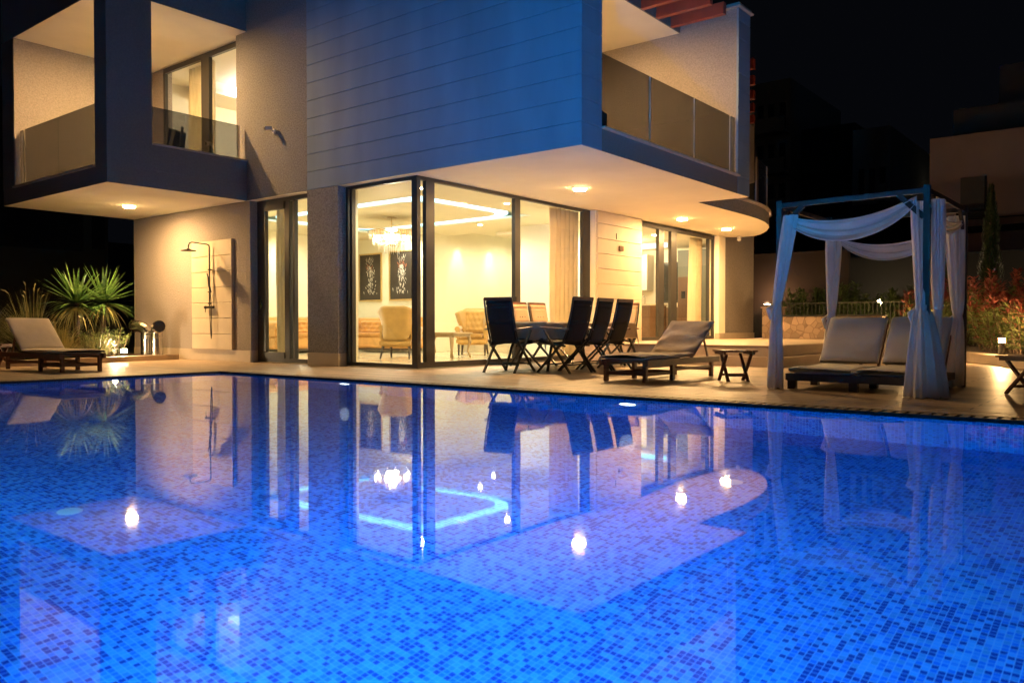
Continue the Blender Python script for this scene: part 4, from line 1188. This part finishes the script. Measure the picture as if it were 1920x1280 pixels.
def garden_chair(label, loc, rz, fm, pad_only=False):
    """faces +x; tall padded back at -x, folding crossed legs"""
    t = thing('garden_chair', label, 'chair', loc, rz, 'folding high-backed garden chairs at the table')
    W = .225
    hb = Vector((-.17, 0, .43)); tb_ = Vector((-.34, 0, 1.075)); fr = Vector((.28, 0, .46))

    def spine(k):      # gently curved back
        p = hb.lerp(tb_, k); return p + Vector((-.97, 0, -.25)) * (.028 * sin(k * pi)) + Vector((-1, 0, 0)) * .02 * k * k
    for s in (-1, 1):
        MB().tube([spine(k / 6) + Vector((0, s * (W + .006), 0)) for k in range(7)], .014, 8).build('back_post', M['chairmetal'], t, smooth=True)
        MB().tube([(-.21, s * W, .39), (fr.x, s * W, fr.z - .03)], .014, 8).build('seat_rail', M['chairmetal'], t)
        MB().bar((-.22, s * (W + .02), .47), (.29, s * (W + .02), 0), .022, .036, up=(0, 1, 0)).build('front_leg', M['chairmetal'], t)
        MB().bar((.15, s * (W + .035), .62), (-.33, s * (W + .035), 0), .022, .036, up=(0, 1, 0)).build('rear_leg', M['chairmetal'], t)
        MB().grid(lambda u, v: (-.30 + .52 * u, s * (W + .035) + (.012 + .020 * sin(u * pi) ** .5) * cos(v * 2 * pi), .628 + .035 * u + .013 * sin(v * 2 * pi)), 12, 10).build('armrest', M['wood'], t, smooth=True)
    MB().tube([(-.20, -W - .02, .12), (-.20, W + .02, .12)], .012).build('cross_bar', M['chairmetal'], t)
    MB().tube([(.17, -W - .02, .12), (.17, W + .02, .12)], .012).build('cross_bar', M['chairmetal'], t)
    q = spine(1)
    MB().bar((q.x - .004, -W - .004, q.z - .01), (q.x - .004, W + .004, q.z - .01), .022, .05).build('top_rail', M['wood'], t)
    nb = Vector((.97, 0, .25))

    def seatf(u, v):
        p = fr.lerp(hb, v); c = 1 - (2 * u - 1) ** 4
        return (p.x, (u - .5) * 2 * (W - .006), p.z - .025 * sin(v * pi) + .02 * math.sqrt(max(0, c)))
    MB().grid(seatf, 12, 14).build('seat', fm, t, smooth=True, solid=.045)

    def padf(u, v):    # closed pad with two stitched seams and a rolled head
        c = u * 2 * pi
        ex = abs(cos(c)) ** .35 * (1 if cos(c) > 0 else -1); ez = abs(sin(c)) ** .7 * (1 if sin(c) > 0 else -1)
        seam = .62 * max(0, 1 - abs(v - .50) * 22) + .55 * max(0, 1 - abs(v - .88) * 26)
        end = min(1, min(v, 1 - v) * 16 + .15) ** .5
        th = (.036 - .022 * seam) * end
        p = spine(.02 + v * .93) + nb * (.012 + ez * th)
        return (p.x, ex * (W - .012 - .012 * seam), p.z)
    MB().grid(padf, 36, 70).build('back_pad', fm, t, smooth=True)
    if pad_only:
        g = MB()
        for yy in (-.07, 0, .07):
            p = spine(.62) + nb * .044
            g.lathe([(.0, -.012), (.012, -.006), (.012, .006), (.0, .012)], (p.x, yy, p.z), n=8)
        g.build('buttons', M['darkwood'], t)
    return t


garden_chair('black high-backed garden chair at the left head of the table', (9.38, 7.52, .002), R(8), M['sling'])
for x, lb in ((9.74, 'black garden chair on the pool side of the table, nearest the head chair'),
              (10.30, 'black garden chair on the pool side of the table, middle of the row'),
              (10.88, 'black garden chair on the pool side of the table, farthest from the head chair')):
    garden_chair(lb, (x, 6.82, .002), R(90 + random.uniform(-4, 4)), M['sling'])
for x, lb in ((11.02, 'garden chair with beige pad on the window side, next to the black head chair'),
              (11.52, 'garden chair with beige pad on the window side, beside the curtain')):
    garden_chair(lb, (x, 8.30, .002), R(-90 + random.uniform(-3, 3)), M['pad'], True)
garden_chair('garden chair with beige pad at the right head of the table, half hidden', (12.45, 7.55, .002), R(180), M['pad'])

# dark folded chair on the left balcony
t = thing('folded_chair', 'black folded chair leaning on the floor of the left balcony', 'chair', (7.95, 14.55, 3.302), 0)
t.scale = (1.25, 1.25, 1.12)
g = MB().bar((0, -.15, 0), (.12, -.15, .98), .03, .03).bar((0, .15, 0), (.12, .15, .98), .03, .03); g.build('frame', M['chairmetal'], t)
MB().bar((.02, 0, .12), (.12, 0, .94), .28, .03).build('seat', M['sling'], t)
MB().bar((-.16, 0, .05), (.04, 0, .92), .26, .03).build('backrest', M['sling'], t)

# ------------------------------------------------------------------ canopy bed
cb = thing('canopy_bed', 'square wooden canopy bed frame with low double platform', 'canopy bed', (9.35, 2.45, .002))
CB = (9.35, 2.45, .002)
P = [(8.64, 3.22), (8.50, 1.75), (10.18, 1.72), (10.30, 3.22)]
ph = 1.99
for x, y in P:
    MB().box(x - .029, x + .029, y - .029, y + .029, .0, ph + .02, .004).build('post', M['post'], cb, off=(CB[0], CB[1], 0))
for i in range(4):
    a, b = P[i], P[(i + 1) % 4]
    MB().bar((a[0], a[1], ph - .03), (b[0], b[1], ph - .03), .03, .05).build('top_beam', M['post'], cb, off=(CB[0], CB[1], 0))
    d = (Vector(b) - Vector(a)).normalized()
    for q, s in ((a, 1), (b, -1)):
        MB().bar((q[0] + d.x * .03 * s, q[1] + d.y * .03 * s, ph - .28), (q[0] + d.x * .26 * s, q[1] + d.y * .26 * s, ph - .05), .03, .05).build('corner_brace', M['post'], cb, off=(CB[0], CB[1], 0))
MB().prism([(8.70, 3.17), (8.57, 1.80), (10.12, 1.77), (10.24, 3.17)][::-1], .09, .165).build('platform', M['post'], cb, off=(CB[0], CB[1], 0))
for x, y in ((8.72, 3.1), (8.66, 2.45), (8.63, 1.85), (9.45, 3.1), (9.4, 2.45), (9.35, 1.85), (10.1, 3.1), (10.05, 1.85)):
    MB().box(x - .04, x + .04, y - .04, y + .04, 0, .09).build('leg', M['post'], cb, off=(CB[0], CB[1], 0))
for k, (ya, yb, lb) in enumerate(((2.47, 3.13, 'left'), (1.80, 2.44, 'right'))):
    def padc(p0, dv, ln, nr, th=.075, yw=(yb - ya) / 2 - .006, yc=(ya + yb) / 2):
        p0, dv, nr = Vector(p0), Vector(dv), Vector(nr)

        def f(u, v):
            c = v * 2 * pi
            ex = abs(cos(c)) ** .3 * (1 if cos(c) > 0 else -1); ez = abs(sin(c)) ** .6 * (1 if sin(c) > 0 else -1)
            e = min(1, min(u, 1 - u) * 14 + .3) ** .5
            hgt = th / 2 * (1 + ez * e) + (.006 * sin(u * 7 + ex * 2) * ez if ez > 0 else 0)
            q = p0 + dv * (u * ln) + nr * hgt
            return (q.x, yc + ex * yw, q.z)
        return MB().grid(f, 34, 32)
    m1 = thing('bed_cushion', ('grey white reclined cushion set on the canopy bed, on the house side' if k == 0 else 'grey white reclined cushion set on the canopy bed, behind the tied front drape'), 'cushion', (9.3, (ya + yb) / 2, .17), 0, 'cushions of the canopy bed')
    of = (9.3, (ya + yb) / 2, 0)
    sk = -.055 if True else 0
    padc((8.66, 0, .167), (1, 0, 0), 1.10, (0, 0, 1)).build('seat_cushion', M['cushion_w'], m1, smooth=True, off=(9.3, (ya + yb) / 2, .17))
    a = R(50)
    padc((9.70, 0, .235), (cos(a), 0, sin(a)), .66, (-sin(a), 0, cos(a)), .08).build('back_cushion', M['cushion_w'], m1, smooth=True, off=(9.3, (ya + yb) / 2, .17))
    MB().bar((9.76, ya + .03, .20), (9.76 + cos(a) * .64, ya + .03, .20 + sin(a) * .64), .03, .03).bar((9.76, yb - .03, .20), (9.76 + cos(a) * .64, yb - .03, .20 + sin(a) * .64), .03, .03).bar((10.0, ya + .03, .49), (10.0, yb - .03, .49), .028, .028).bar((10.0, (ya + yb) / 2, .48), (10.22, (ya + yb) / 2, .17), .03, .03).build('back_frame', M['wood'], m1, off=(9.3, (ya + yb) / 2, .17))


def drape(label, top, tie, bot, ztop, ztie, rt, rb, seed, rtie=.035, flat=0.0):
    """gathered voile: top (x,y) at ztop, tied at tie, spreading to bot"""
    rnd = random.Random(seed); ph = [rnd.random() * 6 for _ in range(4)]
    o = Vector((bot[0], bot[1], 0.004))

    def f(u, v):
        z = ztop * (1 - v)
        if z >= ztie:
            k = (z - ztie) / (ztop - ztie); cx_ = tie[0] + (top[0] - tie[0]) * k; cy_ = tie[1] + (top[1] - tie[1]) * k
            s = k ** .55; r = rtie + (rt - rtie) * (s if k < .8 else s * (1 - .12 * (k - .8) / .2))
        else:
            k = 1 - z / ztie; cx_ = tie[0] + (bot[0] - tie[0]) * k; cy_ = tie[1] + (bot[1] - tie[1]) * k
            r = rtie + (rb - rtie) * k ** .6
        a = u * 2 * pi
        fold = 1 + .16 * sin(a * 7 + ph[0] + v * 1.5) + .10 * sin(a * 11 + ph[1] - v * 2) + .06 * sin(a * 3 + ph[2]) + .05 * sin(a * 19 + ph[3] + v * 3)
        rr_ = r * fold
        # wide across the view, thinner along it
        wx, wy = rr_ * (1 - flat), rr_
        return (cx_ + wx * cos(a) - o.x, cy_ + wy * sin(a) - o.y, z + (.01 * sin(a * 6 + ph[3]) if v > .98 else 0) + .003)
    t = tag(MB().grid(f, 84, 60).build('bed_drape', M['drape'], None, smooth=True), label, 'curtain', 'white drapes of the canopy bed')
    t.location = (o.x, o.y, 0.004)
    MB().grid(lambda u, v: (tie[0] - o.x + (rtie + .012) * cos(u * 2 * pi), tie[1] - o.y + (rtie + .012) * sin(u * 2 * pi), ztie - .03 + .06 * v), 20, 2).tube(
        [(tie[0] - o.x, tie[1] - o.y + rtie, ztie), (tie[0] - o.x - .03, tie[1] - o.y + rtie + .05, ztie - .05), (tie[0] - o.x - .02, tie[1] - o.y + rtie + .03, ztie - .16)], [.022, .03, .012], 8).build('tie_band', M['drape'], t, smooth=True)
    return t


drape('white drape tied to the front left post of the canopy bed', (8.62, 3.09), (8.58, 3.22), (8.60, 3.24), 1.84, .90, .075, .072, 3)
drape('long white drape tied to the front right post, swelling in front of the cushions', (8.56, 1.84), (8.50, 1.79), (8.42, 1.74), 1.86, .84, .06, .17, 5, rtie=.045)
drape('short narrow white drape hanging right of the front right post', (8.66, 1.70), (8.64, 1.68), (8.66, 1.72), 1.88, .80, .07, .05, 7, rtie=.03)
drape('white drape on the back left post of the canopy bed', (10.26, 3.14), (10.22, 3.16), (10.2, 3.2), 1.80, .80, .085, .09, 8)
drape('white drape on the back right post of the canopy bed', (10.14, 1.80), (10.12, 1.77), (10.08, 1.82), 1.88, .78, .095, .10, 11)


def swag(label, p0, p1, z0, z1, sag, depth, seed, belly=0.08):
    p0, p1 = Vector(p0), Vector(p1); d = p1 - p0; n = Vector((-d.y, d.x)).normalized(); o = (p0 + p1) / 2
    rnd = random.Random(seed); ph = rnd.random() * 6

    def f(u, v):
        q = 4 * u * (1 - u)
        zt_ = z0 + (z1 - z0) * u - sag * q * .55
        dd = depth * (.25 + .75 * q ** .6)
        z = zt_ - dd * v - sag * .10 * q * v
        off_ = belly * sin(v * pi) * q + .018 * sin(v * 17 + ph + 2 * u) * (.4 + q) + .01 * sin(v * 31)
        return (p0.x + d.x * u + n.x * off_ - o.x, p0.y + d.y * u + n.y * off_ - o.y, z - 1.8)
    t = tag(MB().grid(f, 60, 26).build('bed_swag', M['drape'], None, smooth=True, solid=.003), label, 'curtain', 'white swags of the canopy bed')
    t.location = (o.x, o.y, 1.8)
    return t


swag('white swag hanging across the front of the canopy bed, tinted blue', (8.60, 3.12), (8.50, 1.84), 1.84, 1.92, .22, .20, 1)
swag('white swag hanging across the back of the canopy bed', (10.26, 3.08), (10.16, 1.86), 1.74, 1.80, .24, .17, 2)
swag('short white swag along the right side of the canopy bed', (8.56, 1.74), (10.08, 1.72), 1.86, 1.84, .16, .12, 4, .04)

# ------------------------------------------------------------------ plants
def blade(g, base, direction, length, width, droop, seg=5, fold=.25, up=Vector((0, 0, 1))):
    """a long tapering leaf"""
    d = Vector(direction).normalized(); side = d.cross(up)
    if side.length < 1e-3: side = Vector((1, 0, 0))
    side.normalize(); p = Vector(base); vs = []; step = length / seg
    for i in range(seg + 1):
        k = i / seg; wd = width * (1 - k) ** .7 * (1 if k > .12 else .7)
        vs += [p - side * wd / 2, p + side * wd / 2]
        d = (d + Vector((0, 0, -droop * (.3 + k)))).normalized(); p = p + d * step
    g.add(vs, [(2 * i, 2 * i + 1, 2 * i + 3, 2 * i + 2) for i in range(seg)])


def yucca(label, loc, heads, seed):
    rnd = random.Random(seed)
    t = thing('yucca', label, 'yucca', loc, 0, 'yuccas in the bed')
    for hx_, hy_, hz in heads:
        MB().tube([(hx_ * .4, hy_ * .4, 0), (hx_ * .8, hy_ * .8, hz * .5), (hx_, hy_, hz)], [.07, .055, .05], 10).build('trunk', M['bark'], t, smooth=True)
        g = MB(); gd = MB()
        for i in range(78):
            az = rnd.uniform(0, 2 * pi); el = math.asin(rnd.uniform(-.25, .98))
            dv = (cos(az) * cos(el), sin(az) * cos(el), sin(el))
            blade(g, (hx_ + dv[0] * .03, hy_ + dv[1] * .03, hz + dv[2] * .05), dv, rnd.uniform(.62, .86), rnd.uniform(.065, .095), rnd.uniform(.0, .09) if el > .2 else rnd.uniform(.08, .2))
        for i in range(34):
            az = rnd.uniform(0, 2 * pi); dv = (cos(az), sin(az), rnd.uniform(-.5, .1))
            blade(gd, (hx_, hy_, hz - .05), dv, rnd.uniform(.5, .75), .05, .45)
        g.build('leaves', M['yucca'], t); gd.build('drooping_leaves', M['yucca_dry'], t)
    return t


yucca('spiky yucca with its tall rosette left of the pair, behind the lounger', (6.95, 16.1, .085), [(0, .1, 1.02)], 1)
yucca('spiky yucca with its rosette touching the wall edge', (7.55, 16.5, .085), [(.05, 0, 1.06)], 2)


def grass_clump(label, loc, n, h, spread, seed, m='grassy', plumes=8):
    rnd = random.Random(seed)
    t = thing('ornamental_grass', label, 'grass clump', loc, 0, 'grass clumps in the bed')
    g = MB()
    for i in range(n):
        az = rnd.uniform(0, 2 * pi); tl = rnd.uniform(.05, spread); r = rnd.uniform(0, .12)
        blade(g, (r * cos(az), r * sin(az), 0), (cos(az) * tl, sin(az) * tl, 1), h * rnd.uniform(.6, 1.1), .015, rnd.uniform(.12, .42), 6)
    g.build('blades', M[m], t)
    if plumes:
        g = MB()
        for i in range(plumes):
            az = rnd.uniform(0, 2 * pi); x, y = cos(az) * rnd.uniform(.1, .45), sin(az) * rnd.uniform(.1, .45); z = h * rnd.uniform(.85, 1.05)
            g.tube([(x * .2, y * .2, 0), (x * .7, y * .7, z * .7), (x, y, z)], .003, 5)
            g.tube([(x, y, z), (x * 1.15, y * 1.15, z + .05), (x * 1.35, y * 1.35, z + .07)], [.004, .012, .003], 6)
        g.build('seed_heads', M['yucca_dry'], t)
    return t


grass_clump('arching grass clump with pale plumes behind the lounger cushion', (6.05, 15.9, .085), 420, 1.25, .9, 1)
grass_clump('dark arching grass clump at the far left edge', (5.15, 15.9, .085), 380, 1.15, 1.0, 2, 'grassy', 3)
grass_clump('low straw-coloured grass clump between lounger and yucca', (6.45, 15.65, .085), 300, .80, 1.3, 3, 'yucca_dry', 0)
grass_clump('low grass tuft in front of the left yucca trunk', (7.1, 15.75, .085), 220, .7, 1.2, 4, 'grassy', 0)


def leafbush(name, label, cat, loc, r, h, n, seed, m1, m2=None, tip=.75, group=None, ls=.07, stems=9):
    """shrub of upright stems carrying many small leaves, red at the tips when m2 is given"""
    rnd = random.Random(seed)
    t = thing(name, label, cat, loc, 0, group)
    gs = MB(); g = MB(); g2 = MB()
    per = n // stems
    for s in range(stems):
        az = rnd.uniform(0, 2 * pi); rr_ = r * math.sqrt(rnd.random()); hx_ = cos(az) * rr_; hy_ = sin(az) * rr_
        hh = h * rnd.uniform(.68, 1.0) * (1 - .18 * rr_ / r)
        gs.tube([(hx_ * .35, hy_ * .35, 0), (hx_ * .75, hy_ * .75, hh * .45), (hx_, hy_, hh)], [.014, .009, .004], 5)
        for i in range(per):
            k = rnd.random() ** .8
            sx_, sy_ = hx_ * (.35 + .65 * k), hy_ * (.35 + .65 * k); z = hh * (.06 + .94 * k)
            a = rnd.uniform(0, 2 * pi); out = .015 + .12 * (1 - k) * rnd.random()
            el = rnd.uniform(.1, 1.1) if k > .5 else rnd.uniform(-.2, .8)
            dv = Vector((cos(a) * cos(el), sin(a) * cos(el), sin(el)))
            p = Vector((sx_ + cos(a) * out, sy_ + sin(a) * out, z)); l = ls * rnd.uniform(.7, 1.25); wd = l * .34
            sd = dv.cross(Vector((0, 0, 1))).normalized(); up_ = sd.cross(dv)
            q = g2 if (m2 and (k > tip or rnd.random() < .06)) else g
            mid = p + dv * l * .5 - up_ * l * .05
            q.add([p, mid + sd * wd / 2 + up_ * wd * .22, p + dv * l - up_ * l * .12, mid - sd * wd / 2 + up_ * wd * .22, mid], [(0, 4, 1), (1, 4, 2), (2, 4, 3), (3, 4, 0)])
    gs.build('stems', M['bark'], t); g.build('leaves', M[m1], t)
    if m2: g2.build('red_leaves', M[m2], t)
    return t


leafbush('low_shrub', 'low shrub with small pale leaves around the floodlight beside the vents', 'bush', (7.62, 16.25, .085), .42, .62, 900, 91, 'leaf', None, 1, None, ls=.06, stems=14)
leafbush('low_shrub', 'low shrub at the foot of the two yuccas', 'bush', (7.15, 16.3, .085), .45, .6, 800, 92, 'leaf', None, 1, None, ls=.07, stems=12)
# curved kerb of the right bed
kc = [(9.5, -1.2), (11.5, -.2), (13.2, .75), (14.6, 1.55), (16.1, 2.2), (17.1, 2.72), (18.4, 3.3), (20.0, 4.3), (22.2, 5.15), (24.2, 5.4)]
g = MB().prism(kc + offs(kc, .32)[::-1], .002, .17); struct('planter_kerb', g, M['deck_edge'])
g = MB().prism(offs(kc, .325) + [(30, 5.4), (60, 5.4), (60, -30), (9.5, -30)], -.05, .15); struct('planting_bed', g, M['soil'])

bushes = [(23.9, 5.0, 1.35, 'photinia bush at the left end of the row, left of the far bollard lamp'), (22.4, 4.2, 1.75, 'photinia bush directly behind the far bollard lamp'), (17.7, 1.55, 1.2, 'photinia bush in the second row behind the near bollard lamp'), (20.5, 2.6, 1.7, 'tall photinia bush in the second row behind the front right drape'),
          (23.1, 4.6, 1.6, 'photinia bush left of the far bollard lamp, behind the cushion gap'), (21.4, 3.7, 1.6, 'photinia bush just behind the front right drape'),
          (19.9, 2.85, 1.55, 'photinia bush between the two right drapes'), (18.9, 2.55, 1.25, 'photinia bush right behind the back right drape'),
          (18.1, 2.05, 1.15, 'red-tipped photinia bush left of the near bollard lamp'), (17.2, 1.45, 1.15, 'red-tipped photinia bush brightly lit behind the near bollard lamp'),
          (16.3, 1.0, 1.65, 'tall red-tipped photinia bush at the right picture edge'), (15.3, .45, 1.6, 'photinia bush beyond the right picture edge'),
          (24.2, 4.0, 1.2, 'small photinia bush farthest along the right bed')]
for i, (x, y, h, lb) in enumerate(bushes):
    leafbush('photinia_bush', lb, 'bush', (x, y, .15), .66, h * 1.15, 1500, 20 + i, 'leaf', 'leaf_red', .84, 'red-tipped bushes of the right bed', ls=.145, stems=16)


def bollard(label, loc, h=.34, power=12):
    t = thing('bollard_lamp', label, 'garden lamp', loc, 0, 'bollard lamps in the right bed')
    MB().lathe([(.055, 0), (.055, h - .10)], n=16).build('post', M['alu_light'], t)
    MB().lathe([(.048, h - .10), (.048, h - .03)], n=16).build('lens', lampmat(power), t)
    MB().lathe([(.065, h - .03), (.065, h), (.0, h + .005)], n=16).build('cap', M['alu_light'], t)
    return t


bollard('bright bollard lamp at the kerb of the right bed, right of the canopy bed', (16.75, 2.22, .15), power=600)
bollard('bright bollard lamp seen through the gap between the two bed cushions', (22.25, 4.95, .15), power=950)

# low rubble walls, fence and hedge behind
t = thing('rubble_wall', 'low wall of irregular pinkish stones behind the canopy bed', 'stone wall', (21.6, 7.0, .35))
MB().box(-.2, .2, -1.6, 1.05, 0, .58, .01).build('stones', M['rubble'], t)
MB().box(-.23, .23, -1.63, 1.06, .582, .62).build('coping', M['bld_dark'], t)
t = thing('rubble_pier', 'stone pier beside the lit wall lamp at the house end', 'stone pier', (22.0, 8.35, .35))
MB().box(-.2, .2, -.25, .25, 0, .82, .01).build('stones', M['rubble'], t)
MB().box(-.23, .23, -.28, .28, .822, .86).build('coping', M['conc'], t)
t = thing('wall_lamp', 'glowing lamp low on the wall behind the house end', 'wall lamp', (25.0, 9.7, 1.42))
MB().box(-.05, .05, -.08, .08, -.04, .04).build('housing', M['alu'], t)
MB().box(-.07, .07, -.07, .07, -.055, -.042).build('lens', M['glow_g'], t)
light('wall_lamp_light', (24.85, 9.6, 1.6), 22, (1, .50, .24), .05, t)
t = thing('garden_wall', 'plain rendered garden wall behind the stone pier', 'wall', (25.6, 10.0, 0))
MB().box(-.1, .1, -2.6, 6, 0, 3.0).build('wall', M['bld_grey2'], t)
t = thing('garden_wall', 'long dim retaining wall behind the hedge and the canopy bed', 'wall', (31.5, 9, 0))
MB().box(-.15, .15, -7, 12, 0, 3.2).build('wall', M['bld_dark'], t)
t = thing('metal_fence', 'dark metal picket fence behind the rubble wall', 'fence', (23.5, 6.5, .3))
g = MB(); y = -3.2
while y < 2.0: g.box(-.008, .008, y - .008, y + .008, 0, 1.02); y += .11
g.build('pickets', M['fence'], t)
MB().box(-.015, .015, -3.2, 2.0, 1.02, 1.05).box(-.015, .015, -3.2, 2.0, .06, .09).build('rails', M['fence'], t)
hd_ = []
for i, (x, y, h) in enumerate(((24.6, 8.3, 1.9), (25.0, 7.3, 2.0), (25.0, 6.3, 1.7), (25.4, 5.3, 1.9), (26.2, 4.4, 1.9))):
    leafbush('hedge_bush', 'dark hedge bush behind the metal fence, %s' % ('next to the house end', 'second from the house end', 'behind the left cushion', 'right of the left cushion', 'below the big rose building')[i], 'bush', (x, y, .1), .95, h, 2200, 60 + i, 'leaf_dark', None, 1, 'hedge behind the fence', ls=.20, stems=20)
t = thing('garden_lamp', 'small warm garden lamp glowing above the far hedge', 'garden lamp', (30.0, 7.64, 1.15))
MB().tube([(0, 0, -1.1), (0, 0, .25)], .02).build('post', M['fence'], t)
MB().lathe([(.0, .22), (.07, .26), (.09, .34), (.07, .42), (.0, .46)], n=14).build('globe', M['glow_g'], t)
light('garden_lamp_light', (29.2, 7.3, 1.95), 18, (1, .62, .34), .06, t)


t = thing('garden_lamp', 'added lamp, unseen behind the bushes, that brightens the rose building', 'garden lamp', (29.6, 1.5, .15))  # unseen lamp added as fill light for the rose building
MB().tube([(0, 0, 0), (0, 0, .5)], .03).build('post', M['fence'], t)
MB().lathe([(.0, .5), (.07, .54), (.07, .62), (.0, .66)], n=14).build('globe', M['glow_g'], t)
light('garden_lamp_light', (29.4, 1.5, 1.1), 26, (1, .66, .42), .08, t)


def cypress(label, loc, h, r, seed):
    rnd = random.Random(seed); t = thing('cypress', label, 'tree', loc, 0, 'cypresses in front of the rose building')
    MB().tube([(0, 0, 0), (0, 0, h * .8)], [.08, .02], 8).build('trunk', M['bark'], t)
    g = MB()
    for i in range(2600):
        k = rnd.random(); z = .25 + (h - .25) * k; rad = r * (1 - k) ** .55 * (1 + .12 * sin(z * 5 + seed)) * rnd.uniform(.55, 1.0) * min(1, k * 6 + .6)
        a = rnd.uniform(0, 2 * pi); p = Vector((rad * cos(a), rad * sin(a), z)); l = rnd.uniform(.08, .16)
        dv = Vector((cos(a) * .35, sin(a) * .35, 1)).normalized(); sd = dv.cross(Vector((cos(a), sin(a), 0))).normalized()
        g.add([p - sd * .022, p + sd * .022, p + dv * l], [(0, 1, 2)])
    g.build('crown', M['leaf_dark'], t)


cypress('slender dark cypress in front of the window of the rose building', (27.0, 3.88, .1), 4.6, .42, 3)
cypress('smaller cypress seen beside the canopy bed post', (28.4, 5.25, .1), 3.9, .30, 5)

# ------------------------------------------------------------------ background buildings
t = thing('neighbour_building', 'rose rendered neighbour building with stepped upper floors and a shuttered window', 'building', (34, 0, 0))
MB().box(0, 12, -20, 6.93, 0, 7.75).build('wall', M['bld_pink'], t)
MB().box(-.02, -.001, -20, 6.93, 4.60, 4.64).box(-.02, -.001, -20, 5.8, 4.1, 4.35).build('string_course', M['bld_dark'], t)
MB().box(2.5, 12, -20, 6.6, 7.76, 9.3).box(4.5, 12, -20, 5.3, 9.31, 11.3).build('upper_floor', M['bld_grey'], t)
w_ = MB().box(-.04, -.001, 5.05, 5.88, 4.95, 6.15).build('window', M['winblind'], t)
MB().box(-.05, -.042, 5.03, 5.10, 4.95, 6.15).build('frame', M['bld_dark'], w_)
MB().box(-.6, -.02, 5.0, 5.92, 4.66, 4.80).build('balcony_slab', M['bld_dark'], t)


def block(label, x, ys, zs, m, bal, seed, lit=()):
    rnd = random.Random(seed)
    t = thing('apartment_block', label, 'building', (x, ys[0], 0), 0, 'dark apartment blocks in the distance')
    W = ys[1] - ys[0]
    MB().box(0, 12, 0, W, 0, zs).build('wall', M[m], t)
    n = int(zs / 3.0)
    for f in range(1, n):
        z = f * 3.0
        MB().box(-1.3, -.01, bal[0] * W, bal[1] * W, z - .1, z + .12).box(-1.3, -1.2, bal[0] * W, bal[1] * W, z + .121, z + 1.0).build('balcony', M[m], t)
        for k in range(3):
            y = W * (.12 + .28 * k); litw = (f, k) in lit
            MB().box(-.05, -.012, y, y + W * .15, z + .4, z + 2.3).build('window', M['glow_far'] if litw else M['winpane'], t)


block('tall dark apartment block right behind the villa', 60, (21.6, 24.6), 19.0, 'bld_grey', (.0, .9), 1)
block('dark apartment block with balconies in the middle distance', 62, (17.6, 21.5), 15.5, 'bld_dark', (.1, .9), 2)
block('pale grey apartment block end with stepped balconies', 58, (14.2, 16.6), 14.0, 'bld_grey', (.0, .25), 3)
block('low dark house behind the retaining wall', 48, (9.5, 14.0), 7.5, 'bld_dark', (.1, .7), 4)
for px_, py_, xx, lb in ((66, 17.0, 12.4, 'tiny warm lamp beside the stepped balconies of the pale block, left of two'), (66, 16.7, 12.1, 'tiny warm lamp beside the stepped balconies of the pale block, right of two'),
                         (68, 12.9, 10.9, 'tiny warm lamp above the canopy bed left of the rose building, upper'), (68, 12.8, 10.5, 'tiny warm lamp above the canopy bed left of the rose building, lower')):
    t = thing('distant_lamp', lb, 'street lamp', (px_, py_, xx), 0, 'tiny far lamps')
    MB().tube([(0, 0, 0), (0, 0, -xx)], .03, 5).build('post', M['bld_dark'], t)
    MB().lathe([(0, 0), (.07, .04), (.07, .10), (0, .14)], n=8).build('globe', M['glow_far'], t)
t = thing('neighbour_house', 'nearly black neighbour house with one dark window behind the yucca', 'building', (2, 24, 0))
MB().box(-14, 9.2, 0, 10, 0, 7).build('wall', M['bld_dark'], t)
MB().box(8.75, 9.1, -.03, -.002, 2.9, 4.0).box(5.6, 8.5, -.03, -.002, 2.8, 4.0).build('window', M['winpane'], t)
# dark hills closing the horizon
def hillf(u, v):
    a = R(-40 + 170 * u); r = 180 + 80 * v
    return (r * cos(a), r * sin(a), -1 + v * (22 + 8 * sin(u * 13) + 5 * sin(u * 29)))


struct('hills', MB().grid(hillf, 60, 6), M['ground'], smooth=True)

# pool fittings: pale discs in the floor
for x, y, lb in ((1.95, 4.65, 'pale round inlet fitting in the pool floor, left half'), (4.9, 2.12, 'pale round inlet fitting in the pool floor, right half')):
    t = thing('pool_inlet', lb, 'pool fitting', (x, y, PZ + .001), 0, 'round floor inlets of the pool')
    MB().lathe([(.065, 0), (.065, .006), (.055, .010), (0, .012)], n=24).build('cover', M['disc'], t)
